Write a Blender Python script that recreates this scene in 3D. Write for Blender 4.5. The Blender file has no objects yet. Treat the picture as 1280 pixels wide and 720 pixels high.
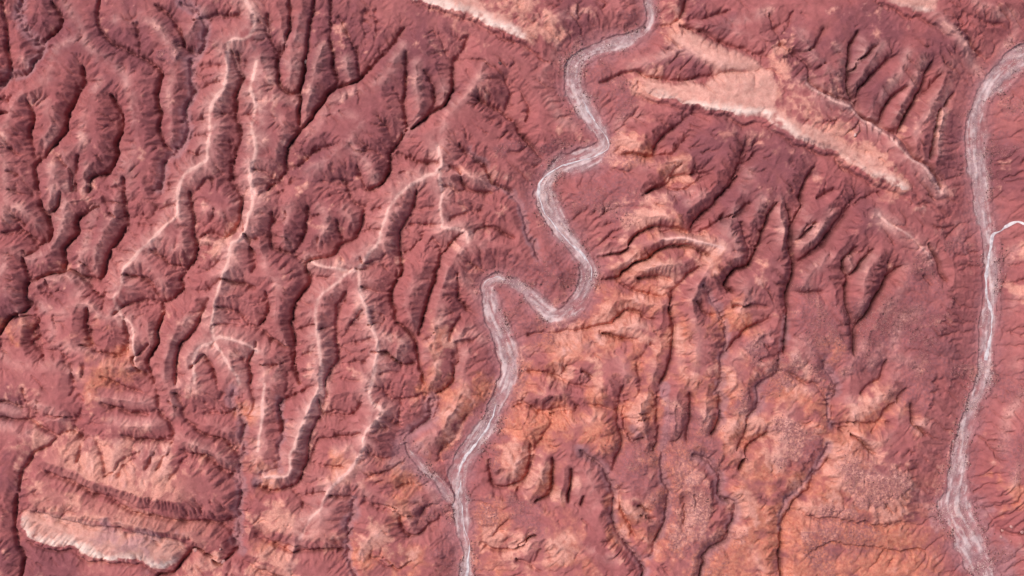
import bpy, math, random
import numpy as np

# ------------------------------------------------------------------ camera
CAM_H = 600.0                 # metres above the datum
MPP = 0.3125                  # metres on the datum per photograph pixel
scene = bpy.context.scene
cam_data = bpy.data.cameras.new("drone_camera")
cam_data.sensor_width = 36.0
cam_data.lens = 36.0 * CAM_H / (1280 * MPP)
cam_data.clip_start = 1.0
cam_data.clip_end = 20000.0
cam = bpy.data.objects.new("drone_camera", cam_data)
scene.collection.objects.link(cam)
cam.location = (0, 0, CAM_H)
cam.rotation_euler = (0, 0, 0)
scene.camera = cam

# ------------------------------------------------------------------ sky, sun
SUN_EL = math.radians(57.0)
SUN_DX, SUN_DY = -0.82, 0.57          # towards the sun, seen from above
world = bpy.data.worlds.new("World")
scene.world = world
world.use_nodes = True
wn = world.node_tree.nodes
sky = wn.new("ShaderNodeTexSky")
sky.sky_type = 'NISHITA'
sky.sun_disc = False
sky.sun_elevation = SUN_EL
sky.sun_rotation = math.atan2(SUN_DX, SUN_DY)
sky.dust_density = 5.0
sky.air_density = 0.8
sky.altitude = 1500.0
wn["Background"].inputs[1].default_value = 0.115
world.node_tree.links.new(sky.outputs[0], wn["Background"].inputs[0])
sun_data = bpy.data.lights.new("sun", 'SUN')
sun_data.energy = 3.3
sun_data.angle = math.radians(42.0)
sun_data.color = (1.0, 0.95, 0.88)
sun = bpy.data.objects.new("sun", sun_data)
scene.collection.objects.link(sun)
from mathutils import Vector
_d = Vector((SUN_DX, SUN_DY, 0)).normalized() * math.cos(SUN_EL) + Vector((0, 0, math.sin(SUN_EL)))
sun.rotation_euler = _d.to_track_quat('Z', 'Y').to_euler()
scene.view_settings.view_transform = 'Standard'
scene.view_settings.look = 'None'
scene.view_settings.exposure = 0.29
scene.view_settings.gamma = 1.0
scene.view_settings.use_curve_mapping = False

rng = np.random.default_rng(7)
random.seed(7)

# ------------------------------------------------------------------ survey
# Lines read off the photograph, tile by tile (tile origin in pixels, points
# at three times pixel scale).  G gully, R ridge, P pale bare crest,
# W gully floored with grey silt, E scarp edge (low side on the right hand);
# the figure is the size class.
SURVEY = [
(0, 0, """
G2 20,0 25,90 35,200 45,260 30,290 0,310
W2 75,0 90,80 135,150 150,190 105,275 40,290 0,340
G2 205,10 235,80 215,120 165,160 150,190
G2 385,0 375,100 430,170 520,215 610,268 592,350 602,420 600,480 640,578
G1 520,90 522,150 520,210
G2 590,20 660,80 690,165 738,212
W2 690,0 742,40 780,100 745,200 730,280 725,370 695,440 690,500 680,560 640,580 605,640 595,720
G3 325,255 308,330 272,410 247,505 190,560 142,608 140,660 142,720
G2 120,380 130,450 115,530 142,608
G3 425,350 465,420 452,520 440,590 400,650 350,672 338,720
G2 228,590 262,645 270,720
G2 300,575 282,640 285,720
G1 40,560 80,580
G2 900,200 912,280 890,360 885,430 902,500 882,590 868,640 880,720
G1 860,520 870,580 882,600
G1 790,75 850,70 900,62
G1 800,245 752,250 735,262
G1 770,460 720,450 695,450
G1 760,510 705,522 690,520
G1 760,575 700,570 680,565
P3 920,0 945,50 945,110 915,135 855,155 850,230 842,315 792,388 780,470 777,550 770,600 700,640 678,685 665,720
P3 960,230 935,320 950,390 940,470 955,560 935,640 945,720
R3 230,0 292,110 205,190 195,250 140,330 60,370 25,430 5,550 8,720
R3 292,115 345,200 450,262 482,340 490,440 490,540 485,620 480,720
R2 430,70 560,72 650,180 658,240 626,370 626,440 640,530
R3 365,300 322,395 302,480 300,540 240,570
R2 135,370 185,420 195,480 165,540
R2 75,215 100,250
R2 740,60 700,130 760,40
R2 480,560 430,680
R2 180,620 200,700
R1 245,600 240,700
R1 320,620 320,700
"""),
(320, 0, """
G2 45,50 65,150 85,205 80,290 100,330 165,360
G2 130,0 120,140 85,210
G3 225,0 205,80 190,190 180,310 165,380 172,470
G2 285,0 275,130 292,230 305,325
G1 250,150 190,215
G2 320,60 375,200 385,290
G1 420,40 400,180 385,280
G3 560,120 470,215 440,250 380,300 310,335 255,372 220,430 172,495 110,570 118,640
G2 565,200 570,300 560,410 572,480
G1 520,330 560,410
G2 635,270 670,330 665,400 645,435
G3 800,140 745,250 735,330 700,400 640,440 580,490 528,552 507,590 505,640 470,690 412,720
G1 690,130 735,250
G1 770,355 720,360
G2 930,270 950,360 935,410
G2 830,370 900,405 960,450
G1 485,460 522,552
G2 285,545 220,570 170,612 118,640 60,690 40,720
G1 410,550 470,590 503,600
G2 380,615 400,690 412,720
G1 680,618 600,600 512,572
G2 760,540 840,620 895,685 960,720
R3 238,165 218,280 192,370 176,455
R2 100,60 105,190 130,240 122,320
R1 160,60 155,200
R2 340,220 345,300
R2 545,170 480,290 400,330 330,352 270,400 200,500
R2 600,240 605,330 610,430 560,500
R1 705,310 690,380
R3 860,240 800,345 740,400 700,470 680,545
P3 680,545 692,632 600,680 545,720
P3 692,632 695,720
R3 300,425 360,440 382,480 345,540 260,600 190,640
R2 345,540 400,600 440,680
R2 0,375 90,362 150,385
R2 85,440 110,520 60,600
R2 690,640 790,660 860,690
R2 0,180 40,260 50,330
E2 600,0 770,45 860,85 960,125 1010,152 1080,216 1125,242
E1 800,215 860,235 900,250
"""),
(640, 0, """
G2 655,10 632,60 590,98 530,108
G1 810,40 720,70 640,78 590,98
G2 960,215 850,182 760,150 700,116 630,100
G2 0,440 50,530 132,612
G2 960,255 860,270 740,282 680,292 600,296 520,286 450,268 330,310
G2 660,520 590,580 520,582 470,585 390,572 365,560
G2 700,420 590,490 540,550 520,580
G2 870,540 860,590 830,660 800,720
G2 720,640 620,660 570,700
G1 0,300 60,400 50,460
R2 440,240 550,207 650,187 760,225 860,248
R2 480,560 420,500 400,450 480,440
R1 120,80 180,60 240,50
R2 180,170 120,300 170,420 230,470
R2 440,640 560,610 640,620
R2 960,40 850,80 740,100
R2 900,140 800,100 700,90
E3 480,330 560,368 640,388 750,410 860,432 960,450
"""),
(960, 0, """
G2 0,60 50,165 140,240 148,300 205,348 300,382 335,425 420,475 480,505 540,590 600,625 640,705
G1 90,50 50,140
G1 215,245 150,272
G1 210,110 165,190 80,190
G1 260,280 290,325 302,372
G3 335,120 298,220 292,310 305,372
G2 400,180 310,265 293,305
G2 475,205 400,270 340,335 330,410
G2 510,330 440,390 420,465
G3 605,235 570,330 520,420 488,500
G2 640,290 580,350 560,370
G3 690,345 640,430 630,510 605,600
R2 130,120 170,210 240,260
R1 270,180 270,290
R2 350,150 365,200 320,250
R2 430,170 380,250 320,330
R2 530,190 500,270 440,350 380,430
R2 590,220 540,320 470,450
R2 660,270 640,350 580,450 540,540
R2 700,240 680,340 660,450 640,580
P2 148,312 205,352 300,395 340,435 420,485 490,548 530,595 580,625 620,682 650,720
E3 0,452 100,512 180,548 280,592 340,642 440,690 530,720
E2 420,0 510,38 600,58 700,125
R2 620,48 700,112 750,190 800,270 820,300
G2 710,65 760,160 832,242
R2 780,0 850,45 912,52 938,100 890,190
G1 700,30 790,70 880,90
"""),
(0, 240, """
G3 148,0 155,60 182,80 205,150 188,190 150,196
G2 228,0 220,50 182,80
G3 380,60 300,95 290,160 247,208 248,265 245,300
G3 478,0 480,60 470,140 432,200 402,270 385,320 330,322 245,302 160,322 108,342 100,400 122,430 60,462 20,510 0,532
G2 88,220 105,300 108,342
G2 30,150 90,150 120,175 150,196 110,240 90,270
G3 720,0 730,90 740,190 722,270 680,320 690,360 650,400 612,412 620,450 602,520 600,560 570,600 560,650 582,720
G2 470,310 560,330 605,390
G2 430,450 480,420 560,405 612,412
G2 570,220 640,270 722,275
G1 460,255 410,262
G1 590,50 570,90 500,120
G2 780,400 740,500 690,560 660,640 655,720
G2 960,240 905,110 890,125 860,160 780,150 738,192
G1 830,260 780,290 690,300
G1 820,340 760,375 690,360
G2 810,430 880,450 960,500
G2 830,330 880,340 960,360
G2 400,365 380,400 350,370 310,330
G2 470,470 476,560 440,610 380,600 350,592 330,520 320,440
G1 500,470 600,440
G2 560,560 500,640 580,700
G1 150,360 190,390 180,330
G2 180,560 130,530 140,480 110,470 60,462
G1 60,570 20,560 0,580
G1 150,620 130,580 120,540
G2 720,660 760,610 800,650 820,720
G2 960,560 935,660 945,720
G1 260,720 270,650 240,600
P3 665,0 660,80 612,130 570,180 510,230 460,290 450,360 425,400 430,440 450,472
P2 450,472 485,495 495,560 500,632
R2 440,472 380,462 300,420 220,462 140,430
P3 945,0 930,100 900,170 865,200 850,270 815,360 797,430 790,510 800,560
P2 800,560 745,582 720,620 725,712
P3 800,550 840,545 905,562 960,602
P2 800,560 858,648 888,690 897,720
R2 865,200 800,180 750,178
R2 900,175 960,215
R3 20,0 12,100 60,60 130,120
R2 245,80 212,180 160,222 100,252 40,230 0,300
R3 350,62 330,130 312,220 292,290
R3 440,20 420,100 370,200 350,290
R3 700,480 650,560 620,640 600,720
R2 120,345 200,318 300,340 280,400
R2 240,570 330,600 400,640 520,660
R2 200,470 190,560 250,580
R2 560,290 620,360
R2 640,60 690,180 640,220
R2 520,480 570,530 540,600
R2 300,690 200,650 60,640 0,620
R2 20,520 80,500 60,430
R2 0,360 60,380
R2 760,60 830,80 880,40
"""),
(320, 240, """
G3 360,25 400,60 405,100 370,180 320,200 290,240 230,252 185,275 205,330 152,420 140,500 150,560 145,640 160,720
G2 195,50 190,130 152,210 136,240 180,270
G2 70,70 60,150 62,200 130,240
G2 300,110 328,182
G1 460,60 420,70 402,90
G1 470,145 420,150 395,160
G3 610,0 580,80 550,130 545,200 550,290 522,340 515,430 532,490 580,530 605,600 620,680 640,720
G2 640,140 592,210 552,232
G2 760,165 712,230 700,245
G2 665,165 700,245 680,300 650,380 632,450 608,530
G2 340,370 310,440 300,520 312,572 312,640 270,692 258,720
G1 400,440 350,520 312,572
G1 440,540 400,560 312,572
G2 40,370 52,440 12,500 0,502
G2 0,512 60,550 132,582 150,570
G2 760,350 762,410 832,470
G2 440,600 480,600 540,640 600,650
G2 680,120 620,122 560,125
G1 470,270 490,235
G1 400,260 450,275 530,330
G1 470,380 400,350
G1 440,470 480,480 530,490
G1 210,600 170,605 145,610
G1 230,500 165,520
G1 460,690 520,680 620,690
G1 740,700 755,600 745,560
G1 870,130 800,40
P3 540,0 500,60 470,140 450,190 412,240 382,290 345,300
P2 345,300 270,282 200,262
P3 382,295 390,380 415,450 445,530 455,600 440,680 430,720
P3 345,305 250,380 225,440 230,540 240,640 240,720
P2 695,0 695,80 700,130
P2 700,130 780,150 790,190
R3 790,190 740,262 690,380 690,480 650,560 640,620
R2 780,180 830,205 870,190
R3 10,200 30,280 70,330 70,430 75,500 110,575
R3 610,330 570,420 590,500
R2 0,600 15,640 30,720
R2 740,560 800,520 850,560
R2 790,600 765,650 760,720
R2 240,60 260,120 230,200
R2 120,60 100,140 110,200
R2 330,60 370,120
R2 340,480 380,480
R2 500,660 560,560 540,620
R2 90,620 80,700
R2 720,330 780,320 830,400
"""),
(640, 240, """
G3 740,238 660,206 600,196 560,210 500,250 430,280 390,312 330,330
G2 550,390 480,380 420,350 390,320
G2 600,330 552,312 470,320
G2 700,280 640,330 600,380 590,450 600,520 590,640 560,720
G2 540,480 500,470 440,440 400,470 360,490 300,510 200,522 60,540
G2 470,560 400,545 340,530
G2 880,55 800,100 740,140 690,155 560,130 470,170 400,225 315,242
G2 780,20 720,80 670,142
G3 960,90 920,200 890,275 830,300 800,340 830,375
G1 860,110 880,200 890,270
W1 730,330 760,400 790,480 800,540 785,640 770,720
G2 960,470 900,510 840,560 805,590
G1 690,400 712,450 760,460
G1 960,430 880,430 820,435
G1 200,680 100,680 0,670
G1 520,560 470,640 480,720
R2 330,235 420,210 500,195 570,175
P2 570,175 640,172 790,210
R2 470,100 540,95 620,120
R3 790,210 745,262 720,312 690,370 680,450 690,540 690,620 680,720
R2 330,290 400,270 470,250
R2 430,330 480,300 560,270 640,290
R2 470,400 560,420 600,430
R2 340,510 420,510 520,500
R2 850,60 800,140 830,170 850,240
R2 900,100 940,30
R2 860,340 900,400 850,440
R2 860,620 930,560 960,540
R2 60,600 200,600 330,560
R1 400,620 440,700
R1 530,600 530,700
R1 640,560 640,660
R2 400,180 470,100
"""),
(960, 240, """
G3 75,70 92,200 96,270 80,330 66,420 66,500 60,600
G1 120,40 80,110
G1 165,130 96,195
G2 340,0 270,90 220,160 160,220 100,268
G1 400,10 330,30 270,90
G2 330,210 280,270 297,320 285,400 312,470 320,535
G1 385,215 345,285 300,312
G3 490,275 440,322 410,380 370,440 322,530 310,620
G1 445,255 438,320
G1 580,310 602,352
G2 590,195 635,262 660,330
G1 200,370 90,375
P1 415,80 450,120 520,160 575,210 622,262
R2 130,60 130,130 180,130 130,200
R2 230,240 160,300 150,350
R2 310,240 310,290
R3 395,240 360,310 350,440
R2 520,290 500,360 440,440
R2 560,440 500,480 470,580
R2 100,560 150,580 140,680
R2 40,40 50,140 40,260
R2 560,660 500,620 430,620
R2 720,120 715,190
R1 930,220 900,260
R1 930,400 910,440
R2 940,640 930,700
G1 960,330 900,350 870,340
G1 960,540 900,520 870,560
"""),
(0, 480, """
G1 0,65 100,85 130,110
G2 0,118 120,142 215,195
G1 150,60 140,100 130,112 190,160 215,195
G2 310,100 300,125 270,172 215,197 188,232 130,252 108,300 80,322 75,362 70,440 68,510 70,600 92,640 85,720
G2 460,185 520,210 620,216 655,185
G2 350,205 310,195 270,175
G1 420,10 480,30 545,36 590,60
G1 390,78 480,95 560,102 595,90
G2 580,0 600,90 645,150 655,190 640,220
G2 690,85 702,130 745,180 850,220 905,280
G1 650,30 690,85
G2 760,100 850,105 885,90
W2 890,0 880,80 912,140 920,220 910,310 905,380 912,440 900,560 905,620
G2 690,240 760,270 830,310 905,340
G1 350,200 375,240
R2 130,75 230,120 180,140
R2 380,50 460,60 560,65
R1 420,140 520,150 600,150
R2 0,90 60,105
R2 0,160 100,190 180,205
R2 660,205 725,228 850,298
R2 780,130 830,170 880,190
R2 650,110 640,30 680,0
E5 130,262 200,302 300,337 390,372 480,402 560,422 650,447 740,457
G2 170,325 280,375 400,425 480,470 560,500 700,515 830,520 900,500
E4 80,392 140,462 240,492 340,517 470,532 560,552 680,577 820,617
G1 130,480 200,492 300,520 480,545 600,575 700,600
E3 75,510 92,565 160,607 270,612 380,657 500,667 580,692 660,692
G3 860,560 830,520 890,600 850,660 830,670 740,605 700,655 660,695 600,720
G1 560,230 480,290 440,350
G1 600,235 545,320
G1 640,235 585,315
G1 500,240 430,320 400,350
G1 370,215 395,330
G1 310,200 290,290
G1 700,270 640,360
R1 330,210 340,320
R1 440,220 420,330
R1 530,240 500,330
R1 575,250 540,370
R1 620,240 610,340
R2 720,690 800,660 880,690
G1 430,560 520,560 600,600
"""),
(320, 480, """
W1 85,60 100,140 102,210 70,300 0,360
G2 360,100 300,100 250,105 235,60
G2 400,185 330,205 240,202 200,280
G1 290,312 240,300 200,300 170,370
G1 260,400 180,420 140,400
G1 310,410 360,432 350,500
W3 660,60 655,110 640,150 570,190 555,260 620,320 680,390 722,420
W2 370,440 345,530 358,590 340,640 360,720
G2 470,20 540,60 640,40 655,100
G1 450,160 520,180 550,240
G1 420,260 480,280 540,270
G2 260,0 265,60 235,130 200,210 190,300 160,370 60,400 0,380
P3 430,0 420,30 430,60 465,110 412,180 400,250 362,310 312,360 270,400 240,470 190,530 160,585
P2 30,0 20,120 5,250
P3 240,0 200,90 165,190 130,270 115,340 30,355
E4 0,512 80,552 160,587 300,600
G2 0,560 120,620 180,620 280,620 340,630
E4 0,682 60,692 130,712
R2 140,600 130,690
R2 370,340 392,400 440,430 540,470 600,440
R3 780,0 760,60 700,170 660,220 600,240
G2 700,300 690,260 720,230 800,120
G2 600,520 640,460 700,440
G2 540,500 580,560 660,530 720,480
E2 440,630 520,692 580,660
R2 400,600 470,550
G1 410,420 460,460 560,500
G2 690,20 690,80 660,140
G1 300,160 330,130
R2 300,250 360,240
"""),
(640, 480, """
G2 260,80 230,92 140,102 100,105 60,80 0,90
G1 140,105 150,150 100,225 90,240
G2 90,225 75,290 50,350 20,400
G2 155,270 148,350 140,410 90,440
G2 225,325 215,400 205,440
G1 270,420 265,450
W2 240,260 330,310 370,380 368,480 400,570 460,640 492,690 490,720
W1 580,0 575,190 570,330 590,450 560,580 500,680
W2 690,250 770,310 785,380 770,420 822,450 815,510 785,580 720,650 700,720
G2 960,180 880,240 850,320
G2 420,0 400,120 410,220 370,320
G1 540,40 560,200
G1 680,60 660,160 580,220
W1 940,0 920,80 880,110
R3 30,245 15,310 0,350
R3 125,255 100,330 62,410
R3 190,290 188,380 165,440
R2 245,340 240,445
R2 300,340 305,460
R2 480,60 490,150 470,180
R2 610,80 610,190
R2 740,100 725,150
R3 435,410 430,470 500,510
R2 640,300 680,420 660,560
R3 0,620 120,590 250,640
R2 200,30 120,60 40,50
R2 320,130 220,160
R2 200,560 300,620 380,660
R2 860,170 940,110
R2 520,340 500,440
G1 110,620 60,680
R1 900,620 940,700
"""),
(960, 480, """
G2 240,150 330,200 392,262
G2 230,285 168,340 155,392 92,450 45,560 40,720
W1 225,210 180,300 60,460 45,560
G1 530,80 540,150 590,190
G1 500,40 450,90 380,180
G1 260,0 240,80 235,150
R2 330,110 320,150
R2 560,160 600,150
R2 480,60 500,130
R1 260,300 330,330 500,360 600,470
E1 80,450 180,490 300,500 420,520 600,500
E1 150,620 300,580 430,600 600,620
R2 100,60 60,200 20,330
R2 960,40 900,140 890,260
R1 940,300 900,420
G1 960,560 870,540 800,440 770,400
"""),
]

# closer survey of the small gullies, points at four times pixel scale
FINE_SURVEY = [
(0, 0, """
G1 110,0 115,50 140,100
G1 675,115 697,150 692,265
G1 380,430 415,435
G1 490,400 440,405
G1 560,600 610,580
G1 70,480 40,500 0,490
G1 60,575 0,580
G1 370,690 330,690
"""),
(240, 0, """
G1 250,95 200,90 140,80 80,90 20,110
G1 140,320 80,345 20,345
G1 155,400 90,420 20,450
G1 200,260 230,330 240,385 238,450
G1 285,300 262,350 240,385
G1 395,100 400,180 425,250 440,275
G1 340,100 410,210 425,250
G2 495,0 485,180 440,275 430,350 430,420 480,460 540,475
G1 640,210 610,250 572,295
G1 930,60 910,200 870,290 838,340
G1 870,60 860,200 838,300
G1 70,600 0,610
G1 70,680 0,690
G1 290,580 210,580 150,560
R2 490,260 520,330 500,420
R1 460,190 470,250
"""),
(0, 180, """
G1 40,30 105,50
G1 40,130 98,158
G1 40,235 110,250 190,290
G2 620,170 640,250 645,330 630,380 628,440
G1 520,280 580,290 640,310
G1 560,345 600,370 635,385
G1 530,210 600,225 632,240
G1 870,200 830,240 770,250
G1 880,320 830,320 770,330
G1 800,410 750,405 690,400
G1 645,540 600,535 560,530
G1 600,600 560,580
G1 740,350 670,365 660,440
G1 630,650 720,665 770,690
G1 780,530 820,590 870,610 960,600
G1 430,440 385,455
G1 390,500 350,515
G1 410,590 440,615 440,650
G1 60,370 110,400 125,440
G1 70,455 15,450
G1 930,300 960,280
R2 265,120 258,250 240,320
R1 290,380 320,300
"""),
(240, 180, """
G2 230,30 200,95 210,130 195,190 245,260 250,310 225,420 160,460 80,450
G1 285,215 255,262
G1 110,330 115,370 80,410 60,450
G1 120,185 60,190 20,230
G1 305,130 380,150 410,210 430,250 480,200 520,160
G1 700,20 640,15 600,30
G1 820,100 850,180 872,245
G2 700,180 770,200 797,275
G1 650,170 740,210 770,220
G1 680,255 740,270 812,290
G1 640,355 600,370 582,340
G1 470,340 470,370 420,400 400,440 470,480 500,530
G1 620,470 625,535
G1 660,485 658,545
G1 720,400 750,450 770,480
G1 895,440 840,440
G1 960,330 900,320 860,330
G1 690,668 620,650
G1 340,475 270,465
G1 95,520 30,510 0,540
G1 105,590 70,640 0,670
G1 280,560 312,590 300,640
G1 130,690 200,690 260,715
G1 850,560 870,590 945,590
G1 820,630 900,625
"""),
(480, 180, """
G2 270,100 240,105 150,80 50,45
G1 70,150 110,150
G1 240,310 160,322
G2 330,110 380,130 390,190 430,230 510,240 545,255
G1 300,210 340,220 380,240
G1 340,380 390,350 430,330 490,330
G1 255,412 200,410 160,385
G1 180,470 150,530 115,552
G1 260,480 290,545
G1 385,450 340,510 300,545
G2 440,440 530,420 590,440 650,475
G1 420,595 490,630
G1 370,720 370,650
W1 440,50 490,110 550,190 650,260 700,340 720,420 760,500 765,580
"""),
(0, 360, """
G1 200,5 265,45
G2 210,90 170,130 190,190 205,230 170,275 200,310 235,355
G1 290,310 220,312
G1 60,260 0,255
G1 45,330 0,300
G2 440,100 450,200 450,290 400,290
G1 500,150 455,170
G1 460,300 520,330 575,345
G2 620,170 635,240 630,330 580,345
G1 470,10 510,50 512,105
G1 320,365 360,400 365,480 355,540
G1 430,380 420,440
G2 510,450 590,480 650,510 715,527
G2 520,570 590,600 650,625 745,625
G1 130,500 122,570 60,580 0,570
G1 240,630 300,640 380,660 412,600
G1 160,580 170,610 220,650
G1 840,100 895,105
G1 925,440 870,430
G1 905,545 865,520
G1 895,595 845,560
G1 390,540 430,565
"""),
(240, 360, """
G1 115,90 190,130 260,150 315,188
G1 105,178 200,190 315,188
G1 300,40 390,70 380,130 330,180
G1 545,40 510,100 500,170 540,210 520,300 510,400
G1 610,310 560,330 520,345
G1 710,205 640,208
G2 770,20 760,90 720,150 720,230 740,290 730,370 690,410
G1 860,130 800,190 765,260 740,285
G1 880,250 840,285 740,287
G1 895,340 830,370 740,382
G1 840,460 740,460 690,475
G2 850,560 820,620 690,632
G1 340,388 420,380 510,375
G1 470,430 480,480 465,535
G2 610,480 540,520 480,545 440,580 450,650 450,720
G1 250,340 290,420 300,500 310,580 270,650
G1 105,450 150,520 200,570 230,640
G1 60,570 120,610 180,630
G1 0,620 100,625 180,630
G1 890,120 960,125
G1 900,180 960,185
"""),
(440, 360, """
G1 90,110 145,120
G1 100,180 180,180
G1 540,150 500,210 480,260
G1 520,250 600,268
G1 420,225 380,250 340,262
G2 500,330 530,350 520,400 510,470 430,525
G1 150,330 210,350 240,380 325,400
G1 110,490 160,510 220,510
G1 200,515 270,555
G1 170,650 225,690 240,600
R2 400,290 425,420 410,470
R2 545,340 545,450 560,530 490,600 430,680
"""),
(440, 540, """
G1 60,340 130,350 210,375
G1 230,440 320,430 410,495
G1 120,620 180,650 225,690
G2 890,60 890,160 850,240 770,280 715,265 690,200 700,130
R3 800,85 785,180 745,240
G2 640,560 740,580 830,570 920,510
R2 900,590 760,650 680,700
G1 830,630 880,660 940,690
"""),
(640, 420, """
G2 380,245 300,235 230,210 160,190 70,180
G1 275,140 232,195
G1 330,185 405,200
G2 330,370 280,385 190,395 130,370 60,335 0,345
G1 205,315 180,330 150,372
G1 85,285 62,330
G1 225,330 245,365
G1 180,400 190,450 150,520 95,590
G1 380,340 485,362
G1 640,100 650,160 640,260 600,340
R2 650,340 640,440
R1 820,350 820,500
R2 900,20 880,100
R2 300,180 380,200
"""),
(720, 180, """
G2 660,150 580,210 500,230 430,212 340,248
G1 525,105 440,190 430,212
G3 835,70 790,180 700,280 640,350 580,412
G2 875,308 820,350 740,370 680,410 580,440 480,430 420,440
G1 805,150 740,230
R2 130,55 300,90 420,110 500,95
R2 350,270 480,240 590,230
R2 150,330 280,330 400,370
R2 560,290 640,245
"""),
(900, 180, """
G2 185,45 100,130 50,220 0,262
G1 155,308 100,350 0,382
G2 275,305 215,430 180,520 150,595
G1 255,488 180,525
G2 465,115 410,230 390,330 350,400 345,470 365,565
G1 325,308 350,360
G1 480,395 420,440 368,502
G2 790,238 690,290 640,330 590,400 540,460 480,530 390,575
G1 565,215 480,270
G1 705,245 660,322
G2 685,515 620,590 620,645
G2 755,525 700,600 645,655
G2 885,625 830,672
R2 310,330 320,450 300,560
R2 430,370 400,460
R2 560,340 500,440 440,500
R1 150,130 120,230
"""),
(880, 380, """
W1 70,80 110,130 110,200 85,310 80,420 100,540 70,640
W1 400,60 400,180 385,230 360,290 375,340 290,370 260,500
W1 570,270 620,340 650,440 620,500 620,600
G1 390,340 470,370 560,412
R2 150,280 160,440
R1 420,395 530,432
R2 300,150 200,250
R2 470,170 460,310
"""),
(760, 480, """
R3 160,80 165,130 175,200
R2 335,90 337,170 335,250
R3 490,110 480,190
G2 250,40 245,150 250,260 230,330
G2 410,40 410,160 400,280
G2 90,60 85,180 110,280 180,275
G2 560,60 550,180 520,260
G1 150,140 210,150
G1 150,175 215,185
G1 130,105 90,110
G1 320,160 270,165
R3 130,560 150,640 230,690
G2 60,520 70,620 130,740
G2 290,560 290,680 240,780
G1 150,610 220,630
G1 160,650 240,665
R2 360,420 380,520
R2 680,100 640,180 600,260
R2 620,320 700,380 690,460
G1 700,160 680,260 640,330
R2 430,560 450,680 440,800
G1 380,560 390,700
"""),
(480, 500, """
R3 330,20 300,120 240,180 180,230
R2 20,330 120,350 200,340
R2 30,560 120,600 150,660
G1 60,440 130,420 230,440
R2 220,440 260,520
"""),
(1040, 420, """
R2 160,40 110,110 60,190
R2 240,60 200,150
R1 80,320 130,340
R2 330,170 300,260 220,330
G1 260,120 220,220 140,290
G1 360,260 300,330 240,380
R2 80,480 200,520 300,500
G1 40,420 150,440 280,430
"""),
(240, 540, """
G2 0,110 90,125 150,180 230,230
G1 600,160 660,170 750,182
G1 630,313 550,322
G1 690,310 810,332
G1 550,320 562,385
W1 800,460 800,520 780,620 790,700
G1 640,30 700,30 750,48
E4 240,585 340,655 420,685 500,712
"""),
]

# broad stream beds: (x, y, width) in photograph pixels, upstream first
CREEK = [(818, -40, 12), (812, 0, 13), (813, 20, 14), (806, 36, 14), (790, 47, 15), (767, 55, 15), (742, 63, 18), (724, 72, 22),
         (717, 88, 20), (720, 110, 20), (729, 130, 20), (741, 150, 21), (752, 167, 22), (752, 182, 22), (735, 195, 22),
         (708, 206, 23), (688, 220, 22), (679, 236, 21), (682, 254, 20), (693, 273, 19), (707, 293, 19), (722, 312, 19),
         (733, 330, 18), (735, 350, 18), (727, 370, 18), (712, 386, 19), (693, 393, 20), (676, 382, 20), (659, 366, 18),
         (640, 356, 19), (622, 351, 20), (610, 358, 19), (610, 376, 19), (617, 397, 21), (627, 418, 21), (636, 440, 20), (640, 458, 17), (633, 482, 17), (622, 505, 17),
         (608, 530, 19), (593, 553, 20), (579, 574, 20), (573, 594, 20), (573, 614, 21), (577, 636, 19), (580, 662, 17), (585, 690, 15), (583, 720, 14), (580, 770, 14)]
WASH = [(1320, 50, 42), (1282, 72, 42), (1255, 90, 36), (1236, 112, 34), (1224, 140, 30), (1219, 172, 26), (1222, 205, 25),
        (1228, 245, 23), (1234, 285, 23), (1238, 325, 22), (1239, 365, 21), (1238, 400, 21), (1233, 440, 20), (1225, 480, 20),
        (1216, 510, 21), (1208, 540, 21), (1202, 575, 24), (1196, 605, 32), (1192, 635, 44), (1206, 665, 46), (1222, 695, 46), (1232, 722, 46), (1245, 770, 50)]
TRIB = [(507, 556, 4), (512, 566, 7), (530, 584, 10), (547, 603, 12), (562, 621, 11)]
# thin threads of shallow salt-crusted water on the beds (upstream first)
THREADS = [
    ("stream", [(728, 124), (736, 138), (747, 156), (759, 173), (760, 186), (748, 194), (725, 200), (703, 207), (682, 220), (673, 235), (675, 252), (688, 275), (706, 297), (727, 318), (739, 333), (740, 350)], 2.2),
    ("stream", [(606, 354), (612, 349), (622, 347), (630, 350)], 1.2),
    ("stream", [(620, 506), (612, 528), (603, 543), (590, 560), (579, 576), (574, 590), (576, 606), (572, 618), (577, 632), (580, 655), (586, 680), (585, 705), (582, 730), (580, 760)], 2.0),
    ("stream", [(1300, 284), (1280, 281), (1270, 277), (1259, 281), (1251, 289), (1242, 295), (1240, 310), (1236, 330), (1234, 352), (1235, 368), (1241, 390), (1240, 420), (1234, 450)], 3.2),
]
# pale rock slabs
PALE = [
    ("scarp", "pale pink rock slab along the top edge left of the winding creek",
     [(490, -20), (520, 0), (577, 15), (607, 28), (640, 43), (660, 54), (652, 36), (625, 18), (600, 2), (580, -20)]),
    ("scarp", "pale curved rock slab with a white jagged edge right of the creek",
     [(797, 97), (825, 101), (873, 104), (897, 93), (880, 76), (858, 62), (838, 50), (850, 41), (880, 44), (905, 56), (935, 66), (955, 84), (972, 98), (970, 118), (972, 136), (992, 148), (1022, 162), (1052, 182), (1082, 197), (1112, 214), (1137, 240), (1100, 225), (1060, 198), (1020, 180), (990, 167), (960, 150), (925, 143), (890, 137), (850, 129), (820, 121)]),
    ("scarp", "small pale rock slab on the ridge at the top right edge",
     [(1100, -20), (1112, 2), (1130, 10), (1160, 17), (1168, 10), (1172, -20)]),
    ("scarp", "white cream scarp in the lower left corner",
     [(25, 642), (30, 667), (53, 682), (90, 684), (126, 699), (166, 702), (194, 711), (215, 708), (232, 688), (228, 677), (185, 670), (135, 660), (100, 650), (60, 643)]),
]
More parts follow.
